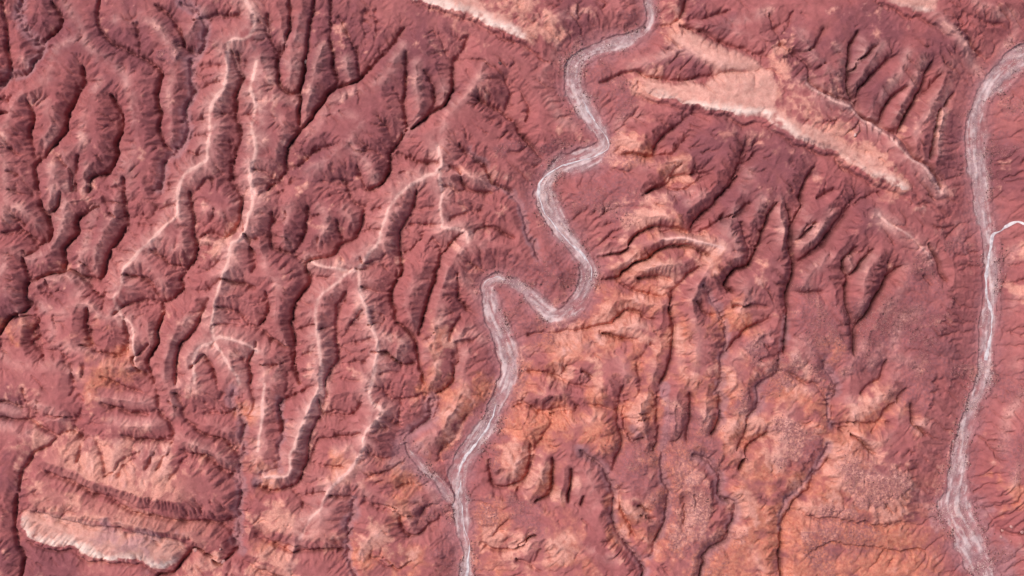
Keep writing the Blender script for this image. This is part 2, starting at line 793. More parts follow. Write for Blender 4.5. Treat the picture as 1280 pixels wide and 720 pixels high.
# colour areas of the ground, brighter ones partly painting in sunlit flanks: circles (x, y, radius) in photograph pixels
ORANGE = [(800, 340, 40), (840, 300, 22), (880, 312, 20), (830, 365, 30), (760, 410, 55), (690, 440, 45), (800, 440, 45), (740, 150, 0), (775, 175, 18),
          (790, 200, 30), (840, 212, 25), (650, 480, 30), (550, 440, 22), (535, 470, 22), (560, 500, 30), (545, 530, 25), (640, 575, 24), (610, 660, 35),
          (620, 700, 30), (700, 690, 45), (690, 600, 30), (800, 510, 40), (795, 640, 30), (850, 590, 45), (860, 670, 50), (1000, 500, 35), (1000, 660, 50),
          (1080, 690, 80), (1130, 700, 50), (1040, 620, 60), (1000, 700, 60), (900, 700, 60), (950, 660, 50), (730, 540, 40), (660, 540, 40), (600, 480, 20), (1060, 560, 50), (700, 520, 30), (850, 420, 40), (920, 400, 30), (930, 540, 40), (960, 600, 40), (500, 590, 30), (430, 580, 25), (500, 640, 30), (505, 700, 25), (330, 600, 30), (310, 520, 25),
          (1050, 440, 25), (20, 420, 20), (130, 455, 40), (1090, 520, 50), (1260, 620, 25), (1230, 600, 15), (900, 480, 40), (740, 480, 30), (340, 680, 25), (450, 690, 25)]
BUFF_LIT = [(830, 335, 20), (875, 312, 14), (870, 600, 15), (640, 575, 14), (640, 690, 25), (680, 700, 22), (970, 110, 45), (985, 112, 22), (1000, 130, 24), (1020, 152, 26), (1045, 170, 26), (1070, 188, 24), (1095, 206, 20), (1112, 222, 14), (800, 510, 12), (805, 525, 12), (845, 515, 8), (880, 522, 10),
        (788, 630, 14), (800, 645, 12), (1060, 600, 45), (1110, 620, 40), (980, 560, 35), (905, 570, 0), (110, 590, 60), (180, 610, 50), (60, 560, 30), (60, 645, 25), (120, 665, 40), (250, 700, 30), (345, 650, 30), (350, 705, 30), (500, 695, 15), (470, 670, 20),
        (660, 590, 10), (560, 450, 10), (555, 540, 10), (700, 40, 20), (850, 215, 14), (430, 345, 12), (270, 300, 12), (1080, 500, 20), (1100, 565, 20), (1270, 320, 12), (1270, 370, 10), (700, 620, 12), (800, 20, 0), (650, 70, 0), (600, 5, 25), (625, 12, 25), (655, 25, 25), (680, 18, 20), (690, 30, 15), (820, 112, 20), (800, 103, 16), (850, 50, 16), (775, 175, 14), (760, 190, 20), (850, 212, 20), (800, 262, 20), (790, 330, 25), (840, 345, 25), (760, 402, 28), (705, 405, 22), (800, 420, 24), (840, 430, 15), (700, 470, 24), (680, 590, 12), (710, 605, 10), (640, 570, 16), (562, 440, 14), (550, 460, 12), (555, 530, 14), (580, 490, 8), (610, 670, 18), (690, 690, 30), (905, 470, 14), (890, 450, 10), (1000, 470, 15), (930, 530, 18), (1040, 560, 20), (870, 660, 30), (1020, 640, 30), (930, 640, 25), (640, 450, 16), (740, 460, 20)]
RUBBLE = [(695, 345, 40), (660, 340, 25), (640, 400, 25), (670, 410, 18), (625, 515, 20), (620, 580, 16), (605, 640, 25), (545, 650, 20), (740, 75, 30), (790, 30, 15), (750, 100, 18), (770, 120, 20), (755, 235, 35), (775, 250, 25), (720, 260, 15), (780, 205, 20),
          (680, 190, 30), (1010, 400, 40), (1040, 440, 40), (1090, 430, 45), (1130, 400, 45), (1160, 350, 35), (1180, 450, 40), (1140, 480, 40), (1070, 400, 30), (980, 480, 25), (935, 500, 25), (1260, 470, 30), (1265, 560, 25), (1200, 300, 20), (570, 560, 18), (860, 560, 50), (850, 620, 50), (790, 580, 35), (870, 680, 40),
          (640, 180, 15), (660, 650, 20), (950, 430, 20), (1255, 130, 25), (1262, 180, 25), (1090, 600, 40), (1050, 670, 50), (1000, 560, 30), (1240, 700, 20), (560, 690, 20), (210, 60, 20)]
DARK_AREAS = [(60, 40, 60), (150, 60, 60), (240, 40, 50), (420, 60, 80), (520, 80, 60), (330, 60, 40), (1000, 70, 50), (1080, 60, 60), (1080, 120, 60), (1170, 60, 30), (1190, 40, 25), (880, 180, 50), (960, 200, 50), (870, 75, 25), (840, 82, 22), (920, 260, 40), (1250, 210, 40),
            (15, 380, 40), (10, 500, 20), (10, 600, 25), (10, 690, 30), (60, 710, 40), (1180, 200, 30), (1190, 150, 25), (900, 30, 30), (1080, 260, 30), (840, 270, 20), (400, 200, 40), (720, 30, 30), (700, 40, 15)]
# mean ground level: (x, y, metres)
BASE = [(300, 300, 9), (300, 100, 8), (100, 100, 7), (60, 200, 5), (0, 420, 0), (20, 330, 2), (60, 560, 5), (180, 520, 7), (250, 690, 1), (0, 700, -1),
        (130, 450, 6), (450, 400, 7), (430, 540, 6), (450, 620, 4), (380, 700, 3), (520, 100, 9), (560, 230, 7), (600, 60, 9), (640, 20, 9), (690, 30, 6), (420, 200, 8),
        (850, 320, 10), (900, 280, 10), (800, 450, 7), (740, 420, 2), (760, 560, 5), (900, 450, 7), (900, 600, 4), (1000, 150, 15), (1110, 210, 13), (900, 120, 14), (850, 60, 10), (830, 20, 7),
        (1100, 60, 12), (1180, 40, 11), (1160, 140, 7), (1080, 150, 8), (1000, 250, 9), (1050, 350, 8), (1000, 480, 6), (1150, 400, 3), (1100, 600, 5), (1000, 680, 4),
        (1270, 400, 5), (1265, 200, 5), (1270, 600, 4), (700, 690, 4), (650, 600, 2), (520, 450, 5), (590, 300, 5), (540, 590, 1), (200, 620, 8), (1190, 330, 4), (680, 340, 1.5), (0, 0, 6), (780, 190, 5), (700, 500, 6), (640, 520, 1), (620, 440, 1), (780, 80, 5)]

# ------------------------------------------------------------------ grid
DX = 0.35
X0, X1, Y0, Y1 = -236.0, 236.0, -136.0, 136.0
NX = int((X1 - X0) / DX) + 1
NY = int((Y1 - Y0) / DX) + 1
gx = X0 + DX * np.arange(NX)
gy = Y0 + DX * np.arange(NY)
GX, GY = np.meshgrid(gx.astype(np.float32), gy.astype(np.float32))


def lattice(X, Y, scale, seed):
    r = np.random.default_rng(seed).random((257, 257)).astype(np.float32)
    r[256] = r[0]
    r[:, 256] = r[:, 0]
    u = X / scale + 1000.37
    v = Y / scale + 1000.71
    iu = np.floor(u).astype(np.int32)
    iv = np.floor(v).astype(np.int32)
    fu = (u - iu).astype(np.float32)
    fv = (v - iv).astype(np.float32)
    fu = fu * fu * (3 - 2 * fu)
    fv = fv * fv * (3 - 2 * fv)
    a, b = iu % 256, iv % 256
    return ((r[b, a] * (1 - fu) + r[b, a + 1] * fu) * (1 - fv) + (r[b + 1, a] * (1 - fu) + r[b + 1, a + 1] * fu) * fv) * 2 - 1


def fbm(X, Y, scale, seed, octaves=4, gain=0.5):
    out = 0
    amp = 1.0
    for k in range(octaves):
        c, s = math.cos(k * 1.1), math.sin(k * 1.1)
        out = out + amp * lattice(X * c - Y * s, X * s + Y * c, scale / 2 ** k, seed + k)
        amp *= gain
    return out


def smooth(e0, e1, x):
    t = np.clip((x - e0) / (e1 - e0), 0, 1)
    return t * t * (3 - 2 * t)


def px0(p):
    return (p[0] - 640) * MPP, (360 - p[1]) * MPP


bp = np.array([px0(p) + (p[2],) for p in BASE], dtype=np.float64)
CR = np.array([px0(p) for p in CREEK])
creek_t = np.linspace(0, 1, len(CREEK))
creek_lvl = 3.0 - 6.0 * creek_t
WA = np.array([px0(p) for p in WASH])
wash_lvl = 3.0 - 5.0 * np.linspace(0, 1, len(WASH))
ctrl = np.vstack([bp, np.column_stack([CR, creek_lvl + 0.6])[::2], np.column_stack([WA, wash_lvl + 0.6])[::2]])


def base_level(x, y):
    x = np.atleast_1d(np.asarray(x, dtype=np.float64))
    y = np.atleast_1d(np.asarray(y, dtype=np.float64))
    d2 = (x[..., None] - ctrl[:, 0]) ** 2 + (y[..., None] - ctrl[:, 1]) ** 2
    w = 1.0 / (d2 + 60.0) ** 2
    return (w * ctrl[:, 2]).sum(-1) / w.sum(-1)


# smooth the coarse base level and resample it on the grid
cx = np.linspace(X0, X1, 119)
cy = np.linspace(Y0, Y1, 69)
CB = base_level(*np.meshgrid(cx, cy))
for _ in range(3):
    q = np.pad(CB, 1, mode='edge')
    CB = (q[:-2, 1:-1] + q[2:, 1:-1] + q[1:-1, :-2] + q[1:-1, 2:] + 2 * CB) / 6


def bilinear(A, ax0, adx, ay0, ady, x, y):
    u = np.clip((np.asarray(x) - ax0) / adx, 0, A.shape[1] - 1.001)
    v = np.clip((np.asarray(y) - ay0) / ady, 0, A.shape[0] - 1.001)
    i = u.astype(int)
    j = v.astype(int)
    fu = u - i
    fv = v - j
    return (A[j, i] * (1 - fu) + A[j, i + 1] * fu) * (1 - fv) + (A[j + 1, i] * (1 - fu) + A[j + 1, i + 1] * fu) * fv


def Bat(x, y):
    return bilinear(CB, X0, cx[1] - cx[0], Y0, cy[1] - cy[0], x, y)


BASEG = Bat(GX, GY).astype(np.float32)


def ground(px, py, dz=0.0):
    """photograph pixel -> place on the ground at its estimated level"""
    x = (np.asarray(px, dtype=np.float64) - 640) * MPP
    y = (360 - np.asarray(py, dtype=np.float64)) * MPP
    z = Bat(x, y) + dz
    k = 1 - z / CAM_H
    return x * k, y * k


def spline(P, step):
    """Catmull-Rom through the rows of P (any number of columns), resampled"""
    P = np.asarray(P, dtype=np.float64)
    if len(P) == 2:
        P = np.array([P[0], (P[0] + P[1]) / 2, P[1]])
    Q = np.vstack([2 * P[0] - P[1], P, 2 * P[-1] - P[-2]])
    out = []
    for i in range(1, len(Q) - 2):
        n = max(2, int(np.hypot(*(Q[i + 1] - Q[i])[:2]) / step) + 1)
        t = np.linspace(0, 1, n, endpoint=False)[:, None]
        a, b, c, d = Q[i - 1], Q[i], Q[i + 1], Q[i + 2]
        out.append(0.5 * (2 * b + (c - a) * t + (2 * a - 5 * b + 4 * c - d) * t * t + (3 * b - a - 3 * c + d) * t ** 3))
    out.append(P[-1:])
    return np.vstack(out)


lines = []          # (kind, class, points in world metres)
for ox, oy, text, sc_ in [t + (3,) for t in SURVEY] + [t + (4,) for t in FINE_SURVEY]:
    for row in text.split("\n"):
        if not row.strip():
            continue
        w = row.split()
        pts = np.array([[float(v) for v in s.split(",")] for s in w[1:]])
        px, py = ox + pts[:, 0] / sc_, oy + pts[:, 1] / sc_
        k, c = w[0][0], int(w[0][1])
        dz = {'G': -1.2, 'W': -1.2, 'R': 1.4, 'P': 1.6, 'E': 0.7}[k] * c
        x, y = ground(px, py, dz)
        lines.append((k, c, np.column_stack([x, y])))

# ------------------------------------------------------------------ nearest-seed map (jump flooding)


def nearest(sx, sy, reach):
    """index of the nearest seed for each grid cell, and its distance"""
    idx = np.full((NY, NX), -1, dtype=np.int32)
    i = np.round((sx - X0) / DX).astype(int)
    j = np.round((sy - Y0) / DX).astype(int)
    ok = (i >= 0) & (i < NX) & (j >= 0) & (j < NY)
    idx[j[ok], i[ok]] = np.nonzero(ok)[0]
    sx = np.append(sx, 1e6).astype(np.float32)
    sy = np.append(sy, 1e6).astype(np.float32)
    best = (GX - sx[idx]) ** 2 + (GY - sy[idx]) ** 2
    s = 1
    while s * DX < reach:
        s *= 2
    while s >= 1:
        for dj in (-s, 0, s):
            for di in (-s, 0, s):
                if di == 0 and dj == 0:
                    continue
                js = slice(max(0, -dj), NY - max(0, dj))
                jt = slice(max(0, dj), NY - max(0, -dj))
                is_ = slice(max(0, -di), NX - max(0, di))
                it = slice(max(0, di), NX - max(0, -di))
                c = idx[jt, it]
                d = (GX[js, is_] - sx[c]) ** 2 + (GY[js, is_] - sy[c]) ** 2
                m = d < best[js, is_]
                best[js, is_][m] = d[m]
                idx[js, is_][m] = c[m]
        s //= 2
    return idx, np.sqrt(best)


# beds
seeds = []
for bid, (rows, lvl) in enumerate(((CREEK, creek_lvl), (WASH, wash_lvl), (TRIB, None))):
    r = np.array(rows, dtype=np.float64)
    if bid == 1:
        r[:, 2] *= 0.84
    x, y = ground(r[:, 0], r[:, 1])
    if lvl is None:
        lvl = np.linspace(0.2, -1.7, len(rows))
    s = spline(np.column_stack([x, y, r[:, 2] * MPP * 0.5, lvl]), 0.3)
    seeds.append(np.column_stack([s, np.full(len(s), bid)]))
seeds = np.vstack(seeds)
bi, bd = nearest(seeds[:, 0], seeds[:, 1], 60.0)
bed_hw = seeds[bi, 2].astype(np.float32)
bed_lvl = seeds[bi, 3].astype(np.float32)
bed_id = np.where(bi >= 0, seeds[bi, 4], -1).astype(np.int8)
tan = np.gradient(seeds[:, :2], axis=0)
tan /= np.hypot(*tan.T)[:, None] + 1e-9
arc = np.cumsum(np.hypot(*np.gradient(seeds[:, :2], axis=0).T))
cross = ((GX - seeds[bi, 0]) * tan[bi, 1] - (GY - seeds[bi, 1]) * tan[bi, 0]).astype(np.float32)
along = arc[bi].astype(np.float32)
streak = fbm(along / 7.0, cross, 1.1, 15, 3, 0.65)
braid = fbm(along / 5.0, cross, 2.2, 19, 3, 0.6)
bed_edge = (bd - bed_hw) + 0.7 * fbm(GX, GY, 5.0, 11, 4, 0.6) + 0.7 * braid + 0.9 * fbm(GX, GY, 19.0, 61, 2) + 0.42 * bed_hw * fbm(along, np.sign(cross) * 50.0, 13.0, 63, 2)      # <0 inside the bed
in_bed = bed_edge < 0

# ------------------------------------------------------------------ heights: constrained surface
lo, hi = [], []            # valley floors and crests: rows of x, y, level
G_DEPTH = {1: 1.0, 2: 2.7, 3: 4.2}
R_RISE = {1: 1.1, 2: 2.0, 3: 2.9}
crest_pts, wash_pts, slot_pts, glow_pts = [], [], [], []
for n, (k, c, P) in enumerate(lines):
    S = spline(P, 0.2)
    L = np.concatenate([[0], np.cumsum(np.hypot(*np.diff(S, axis=0).T))])
    wig = 1.8 if k == 'W' else 0.9 if k == 'G' else 0.5
    S = S + np.column_stack([fbm(S[:, 0], S[:, 1], 5.0, 900, 3), fbm(S[:, 0], S[:, 1], 5.0, 950, 3)]) * wig
    t = L / L[-1]
    b = Bat(S[:, 0], S[:, 1])
    jog = 0.35 * fbm(L, L * 0 + n * 13.7, 9.0, 77, 3)
    if k in "GW":
        dep = G_DEPTH[c]
        off = -dep * (0.45 + 0.55 * smooth(0, 0.5, t)) if c < 3 else -dep * (0.6 + 0.4 * smooth(0, 0.35, t))
        lo.append(np.column_stack([S, b + off + 0.4 * jog]))
        if k == 'G':
            slot_pts.append(np.column_stack([S, (0.26 + 0.20 * c) * (0.3 + 0.7 * smooth(0, 0.4, t)) * np.clip(1 + 0.8 * jog, 0.3, 1.6)]))
        if k == 'W':
            wash_pts.append(np.column_stack([S, np.full(len(t), 0.7 + 0.65 * c)]))
    elif k in "RP":
        h = R_RISE[c] * (0.55 + 0.45 * np.minimum(1, 4 * np.minimum(t, 1 - t))) + jog
        hi.append(np.column_stack([S, b + h]))
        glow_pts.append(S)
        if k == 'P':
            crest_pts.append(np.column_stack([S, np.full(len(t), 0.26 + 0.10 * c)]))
    else:
        T = np.gradient(S, axis=0)
        T /= np.hypot(*T.T)[:, None] + 1e-9
        N = np.column_stack([T[:, 1], -T[:, 0]])            # right-hand side of the line as traced
        taper = np.minimum(1, 6 * np.minimum(t, 1 - t) + 0.25)
        drop = (0.55 + 0.72 * c) * taper
        rough = 1.1 * fbm(S[:, 0], S[:, 1], 7.0, 41, 5, 0.65)[:, None]
        top = S + N * rough
        foot = S + N * (rough + 0.7 + (0.3 if c < 4 else 0.75) * c)
        lift = (0.35 if c < 4 else 0.55) * c * taper
        hi.append(np.column_stack([top, b + lift + jog]))
        lo.append(np.column_stack([foot, b + lift + jog - drop]))
lo, hi = np.vstack(lo), np.vstack(hi)


def upsample(A, ny, nx):
    v = np.linspace(0, A.shape[0] - 1, ny)
    u = np.linspace(0, A.shape[1] - 1, nx)
    j = np.minimum(v.astype(int), A.shape[0] - 2)
    i = np.minimum(u.astype(int), A.shape[1] - 2)
    fv = (v - j).astype(np.float32)[:, None]
    fu = (u - i).astype(np.float32)[None, :]
    a = A[j][:, i]; b_ = A[j][:, i + 1]; c = A[j + 1][:, i]; d = A[j + 1][:, i + 1]
    return ((a * (1 - fu) + b_ * fu) * (1 - fv) + (c * (1 - fu) + d * fu) * fv).astype(np.float32)


bj, bii = np.nonzero(in_bed)
bedp = np.column_stack([GX[bj, bii], GY[bj, bii], bed_lvl[bj, bii]])


def membrane(P, rest, pull, swell=0.0, levels=((16, 220), (8, 160), (4, 120), (2, 80), (1, 40))):
    """surface through the points P, elsewhere drawn to the level rest"""
    Z = None
    for f, its in levels:
        ny, nx = ((NY - 1) // f + 2, (NX - 1) // f + 2) if f > 1 else (NY, NX)
        h = DX * f
        hx, hy = ((X1 - X0) / (nx - 1), (Y1 - Y0) / (ny - 1)) if f > 1 else (DX, DX)
        i = np.clip(np.round((P[:, 0] - X0) / hx).astype(int), 0, nx - 1)
        j = np.clip(np.round((P[:, 1] - Y0) / hy).astype(int), 0, ny - 1)
        lin = j * nx + i
        cnt = np.bincount(lin, minlength=ny * nx)
        sm = np.bincount(lin, weights=P[:, 2], minlength=ny * nx)
        fix = (cnt > 0).reshape(ny, nx)
        val = (sm / np.maximum(cnt, 1)).reshape(ny, nx).astype(np.float32)
        Bf = upsample(rest.astype(np.float32), ny, nx)
        Z = Bf.copy() if Z is None else upsample(Z, ny, nx)
        k2 = pull * h * h
        for _ in range(its):
            Z = np.where(fix, val, Z)
            q = np.pad(Z, 1, mode='edge')
            Z = (q[:-2, 1:-1] + q[2:, 1:-1] + q[1:-1, :-2] + q[1:-1, 2:] + k2 * Bf + swell * h * h) / (4 + k2)
        Z = np.where(fix, val, Z)
    return Z


lo_all = np.vstack([lo, bedp])
ZLO = membrane(lo_all, CB - 1.3, 0.004)
ZHI = membrane(hi, CB + 1.9, 0.004)
both = np.vstack([np.column_stack([lo_all[:, :2], np.zeros(len(lo_all))]), np.column_stack([hi[:, :2], np.ones(len(hi))])])
U = membrane(both, CB * 0 + 0.6, 0.012, 0.034)          # ground between two gullies swells into a spur
U = np.where(U > 0.85, 0.85 + 0.15 * np.tanh((U - 0.85) / 0.15), np.maximum(U, 0))
prof = 1 - (1 - U) ** 2.8           # round crests, steep-sided gullies
gain = 1.08 + 0.42 * smooth(-10.0, 40.0, GX) * smooth(75.0, 35.0, GY)
Z = ZLO + np.maximum(ZHI - ZLO, 0.3) * prof * gain

# low ground beside the beds is flattened into flood plain
bank = smooth(0.0, np.where(bed_id == 1, 17.0, 10.0), np.maximum(bed_edge, 0))
Z = np.where(in_bed, bed_lvl, bed_lvl + 0.35 + (Z - bed_lvl - 0.35) * bank).astype(np.float32)

# soft zones
n_big = fbm(GX, GY, 26.0, 301, 4, 0.55)
WGX = GX + 4.5 * fbm(GX, GY, 11.0, 401, 4, 0.6)
WGY = GY + 4.5 * fbm(GX, GY, 11.0, 431, 4, 0.6)
def blobs(rows, soft=0.75, seed=0, rough=0.35):
    out = np.zeros((NY, NX), np.float32)
    for x_, y_, r_ in rows:
        if r_ <= 0:
            continue
        cx_, cy_ = ground(x_, y_)
        r = r_ * MPP
        i0, i1 = int((cx_ - 2.3 * r - 10 - X0) / DX), int((cx_ + 2.3 * r + 10 - X0) / DX) + 1
        j0, j1 = int((cy_ - 2.3 * r - 10 - Y0) / DX), int((cy_ + 2.3 * r + 10 - Y0) / DX) + 1
        i0, i1, j0, j1 = max(i0, 0), min(i1, NX), max(j0, 0), min(j1, NY)
        if i0 >= i1 or j0 >= j1:
            continue
        d = ((WGX[j0:j1, i0:i1] - cx_) ** 2 + (WGY[j0:j1, i0:i1] - cy_) ** 2) / (r * r)
        out[j0:j1, i0:i1] = np.maximum(out[j0:j1, i0:i1], np.exp(-d * 0.9))
    return out


n_mid = fbm(GX, GY, 7.0, 331, 4, 0.6)
n_fine = fbm(GX, GY, 1.9, 361, 3, 0.65)
rub = smooth(0.25, 0.75, blobs(RUBBLE) + 0.16 * n_mid)
rub = np.maximum(rub, 0.8 * smooth(7.0, 0.5, bed_edge + 2.5 * n_mid) * (bed_edge > -0.3))

def blur(A, n):
    for _ in range(n):
        q = np.pad(A, 1, mode='edge')
        A = (q[:-2, 1:-1] + q[2:, 1:-1] + q[1:-1, :-2] + q[1:-1, 2:] + 2 * A) / 6
    return A


def poly_mask(P):
    x, y = P[:, 0], P[:, 1]
    out = np.zeros((NY, NX), bool)
    n = len(P)
    for a in range(n):
        b = (a + 1) % n
        if y[a] == y[b]:
            continue
        j0 = int(np.clip(np.ceil((min(y[a], y[b]) - Y0) / DX), 0, NY))
        j1 = int(np.clip(np.ceil((max(y[a], y[b]) - Y0) / DX), 0, NY))
        if j0 >= j1:
            continue
        rows = gy[j0:j1]
        xi = x[a] + (rows - y[a]) / (y[b] - y[a]) * (x[b] - x[a])
        out[j0:j1] ^= gx[None, :] > xi[:, None]
    return out


slab_poly = []
for nm, lb, pts in PALE:
    p = np.array(pts, dtype=np.float64)
    x, y = ground(p[:, 0], p[:, 1])
    slab_poly.append(poly_mask(spline(np.vstack([np.column_stack([x, y]), [[x[0], y[0]]]]), 0.8)))
slab_any = blur(np.any(slab_poly, axis=0).astype(np.float32), 12) * np.where(GX < -110, 0.35, 1).astype(np.float32)

# ------------------------------------------------------------------ rain erosion
def erode(Z, dx, its, K, D, m, fixed, hard, seed, amp):
    ny, nx = Z.shape
    N = ny * nx
    r = np.random.default_rng(seed)
    offs = [(-1, -1), (-1, 0), (-1, 1), (0, -1), (0, 1), (1, -1), (1, 0), (1, 1)]
    ids = np.arange(N).reshape(ny, nx)
    edge = np.zeros((ny, nx), bool)
    edge[0] = edge[-1] = True
    edge[:, 0] = edge[:, -1] = True
    stop = edge | fixed
    for it in range(its):
        q = np.pad(Z, 1, mode='edge')
        best = np.zeros((ny, nx), np.float32)
        rec = ids.copy()
        for a, b in offs:
            dist = dx * (1.41421 if a and b else 1.0)
            s = (Z - q[1 + a:1 + a + ny, 1 + b:1 + b + nx]) / dist
            sr = s * (1.0 + 0.5 * r.random((ny, nx), dtype=np.float32))
            mm = (sr > best)
            best = np.where(mm, sr, best)
            rec = np.where(mm, ids + (a * nx + b), rec)
        rec[stop] = ids[stop]
        rec = rec.ravel()
        root = rec == ids.ravel()
        ptr = np.where(root, N, rec)
        ptr = np.append(ptr, N)
        acc = np.ones(N + 1, np.float64)
        acc[N] = 0
        for _ in range(10):
            add = np.bincount(ptr, weights=acc, minlength=N + 1)
            add[N] = 0
            acc = acc + add
            ptr = ptr[ptr]
            acc[N] = 0
        A = (acc[:N] * dx * dx).reshape(ny, nx).astype(np.float32)
        zr = Z.ravel()[rec].reshape(ny, nx)
        drop = Z - zr
        E = np.minimum(K * hard * np.minimum(A, 400.0) ** m * np.minimum(drop / dx, 1.2), 0.7 * np.maximum(drop, 0))
        E[stop] = 0
        q = np.pad(Z, 1, mode='edge')
        lap = q[:-2, 1:-1] + q[2:, 1:-1] + q[1:-1, :-2] + q[1:-1, 2:] - 4 * Z
        pit = (best <= 0) & ~stop
        dz = D * lap - E
        dz[stop] = 0
        Z = Z + dz
        Z[pit] = (Z + 0.25 * lap)[pit] + 0.01
    return Z, A


# side gullies: from every gully short rills have eaten back up the slope
def side_gullies(starts, lean, reach, seed, wob=0.5):
    r = np.random.default_rng(seed)
    n = len(starts)
    Us = blur(U, 4)
    uy, ux = np.gradient(Us, DX)
    p = starts.copy()
    path = [p.copy()]
    ang = (r.random(n) - 0.5) * 1.0
    alive = np.ones(n, bool)
    first = True
    dirp = lean.copy()
    for step in range(40):
        gx_ = bilinear(ux, X0, DX, Y0, DX, p[:, 0], p[:, 1])
        gy_ = bilinear(uy, X0, DX, Y0, DX, p[:, 0], p[:, 1])
        g = np.hypot(gx_, gy_) + 1e-6
        ang = 0.85 * ang + (r.random(n) - 0.5) * wob
        d = np.column_stack([gx_ / g, gy_ / g])
        d = 0.55 * d + 0.45 * dirp
        d /= np.hypot(*d.T)[:, None] + 1e-9
        ca, sa = np.cos(ang), np.sin(ang)
        d = np.column_stack([d[:, 0] * ca - d[:, 1] * sa, d[:, 0] * sa + d[:, 1] * ca])
        dirp = d
        u = bilinear(U, X0, DX, Y0, DX, p[:, 0], p[:, 1])
        alive &= (u < reach) & (np.abs(p[:, 0]) < 234) & (np.abs(p[:, 1]) < 134) & (step < 4 + 36 * reach)
        p = np.where(alive[:, None], p + d * 0.3, p)
        path.append(p.copy())
    return np.stack(path, 1), None


sg_start, sg_lean = [], []
for k, c, P in lines:
    if k not in "GW":
        continue
    S = spline(P, 0.25)
    S = S + np.column_stack([fbm(S[:, 0], S[:, 1], 5.0, 900, 3), fbm(S[:, 0], S[:, 1], 5.0, 950, 3)]) * 0.9
    T = np.gradient(S, axis=0)
    T /= np.hypot(*T.T)[:, None] + 1e-9
    q = 4
    while q < len(S) - 2:
        sg = rng.choice((-1, 1))
        nrm = np.array([-T[q, 1], T[q, 0]]) * sg
        sg_start.append(S[q] + nrm * 0.35)
        dl = nrm - 0.55 * T[q]                # joins the trunk pointing downstream
        sg_lean.append(dl / np.hypot(*dl))
        q += int(rng.uniform(3, 11) * (1.5 if c == 1 else 1.0))
sg_start, sg_lean = np.array(sg_start), np.array(sg_lean)
# broad flutes between the spurs of the larger ridges
fl_start, fl_lean = [], []
for k, c, P in lines:
    if k not in "GW" or c < 2:
        continue
    S = spline(P, 0.25)
    T = np.gradient(S, axis=0)
    T /= np.hypot(*T.T)[:, None] + 1e-9
    for sgn in (-1, 1):
        q = int(rng.uniform(4, 24))
        while q < len(S) - 4:
            nrm = np.array([-T[q, 1], T[q, 0]]) * sgn
            dl = nrm - 0.5 * T[q]
            fl_start.append(S[q] + nrm * 0.3)
            fl_lean.append(dl / np.hypot(*dl))
            q += int(rng.uniform(18, 40))
fl_start, fl_lean = np.array(fl_start), np.array(fl_lean)
n = len(fl_start)
path, _ = side_gullies(fl_start, fl_lean, rng.uniform(0.6, 0.95, n), 58, 0.35)
run = np.hypot(*(np.diff(path, axis=1)).transpose(2, 0, 1)).cumsum(1)
run = np.concatenate([np.zeros((n, 1)), run], 1)
total = run[:, -1:] + 1e-6
fdep = rng.uniform(0.8, 2.0, (n, 1)) * np.minimum(1, total / 5.0) * np.clip(1.05 - run / total, 0, 1) ** 0.6
fwid = rng.uniform(1.8, 3.2, (n, 1)) * np.minimum(1, 0.4 + total / 8.0) * np.clip(1.1 - 0.5 * run / total, 0.3, 1)
fp = np.column_stack([path.reshape(-1, 2), fdep.ravel(), np.broadcast_to(fwid, fdep.shape).ravel()])
gi, gd_ = nearest(fp[:, 0], fp[:, 1], 6.0)
flute = fp[gi, 2].astype(np.float32) * np.clip(1 - gd_ / fp[gi, 3].astype(np.float32), 0, 1) ** 1.1
Z = Z - flute * smooth(1.0, 6.0, bed_edge) * (1 - 0.7 * rub) * (1 - 0.8 * slab_any)
side_pts = []
for gen in range(2):
    n = len(sg_start)
    reach = rng.uniform(0.15, 0.85, n) if gen == 0 else rng.uniform(0.3, 0.9, n)
    path, _ = side_gullies(sg_start, sg_lean, reach, 60 + gen)
    run = np.hypot(*(np.diff(path, axis=1)).transpose(2, 0, 1)).cumsum(1)
    run = np.concatenate([np.zeros((n, 1)), run], 1)
    total = run[:, -1:] + 1e-6
    dep = rng.uniform(0.7, 2.0, (n, 1)) * (0.75 if gen else 1.0) * np.minimum(1, total / 3.0) * np.clip(1.12 - run / total, 0, 1) ** 0.7
    wid = rng.uniform(0.8, 1.5, (n, 1)) * (0.75 if gen else 1.0) * np.clip(1.1 - 0.6 * run / total, 0.3, 1)
    side_pts.append(np.column_stack([path.reshape(-1, 2), dep.ravel(), np.broadcast_to(wid, dep.shape).ravel()]))
    # twigs of the second generation
    long_ = np.nonzero(total[:, 0] > 2.5)[0]
    st, ln = [], []
    for a in long_:
        for _ in range(2):
            b = int(rng.integers(5, 30))
            if run[a, b] >= total[a, 0] * 0.9:
                continue
            t = path[a, b + 1] - path[a, b - 1]
            t = t / (np.hypot(*t) + 1e-9)
            nn = np.array([-t[1], t[0]]) * rng.choice((-1, 1))
            st.append(path[a, b])
            dl = nn + 0.6 * t
            ln.append(dl / np.hypot(*dl))
    sg_start, sg_lean = np.array(st), np.array(ln)
side_pts = np.vstack(side_pts)
gi, gd_ = nearest(side_pts[:, 0], side_pts[:, 1], 4.0)
g_dep, g_wid = side_pts[gi, 2].astype(np.float32), side_pts[gi, 3].astype(np.float32)
notch = g_dep * np.clip(1 - gd_ / g_wid, 0, 1) ** 1.35
Z = Z - notch * smooth(0.5, 4.0, bed_edge) * (1 - 0.75 * rub) * (1 - 0.65 * slab_any)
hard = np.clip(1.0 - 0.85 * rub, 0.1, 1.0) * (1 + 0.35 * n_big) * (1 - 0.75 * slab_any)
Z = Z + 0.22 * n_mid + 0.10 * n_fine
Z_built = Z
zc = Z[::2, ::2].copy()
z0 = zc.copy()
zc, _ = erode(zc, DX * 2, 50, 0.038, 0.018, 0.50, in_bed[::2, ::2], np.clip(hard[::2, ::2], 0.05, 2), 3, 0)
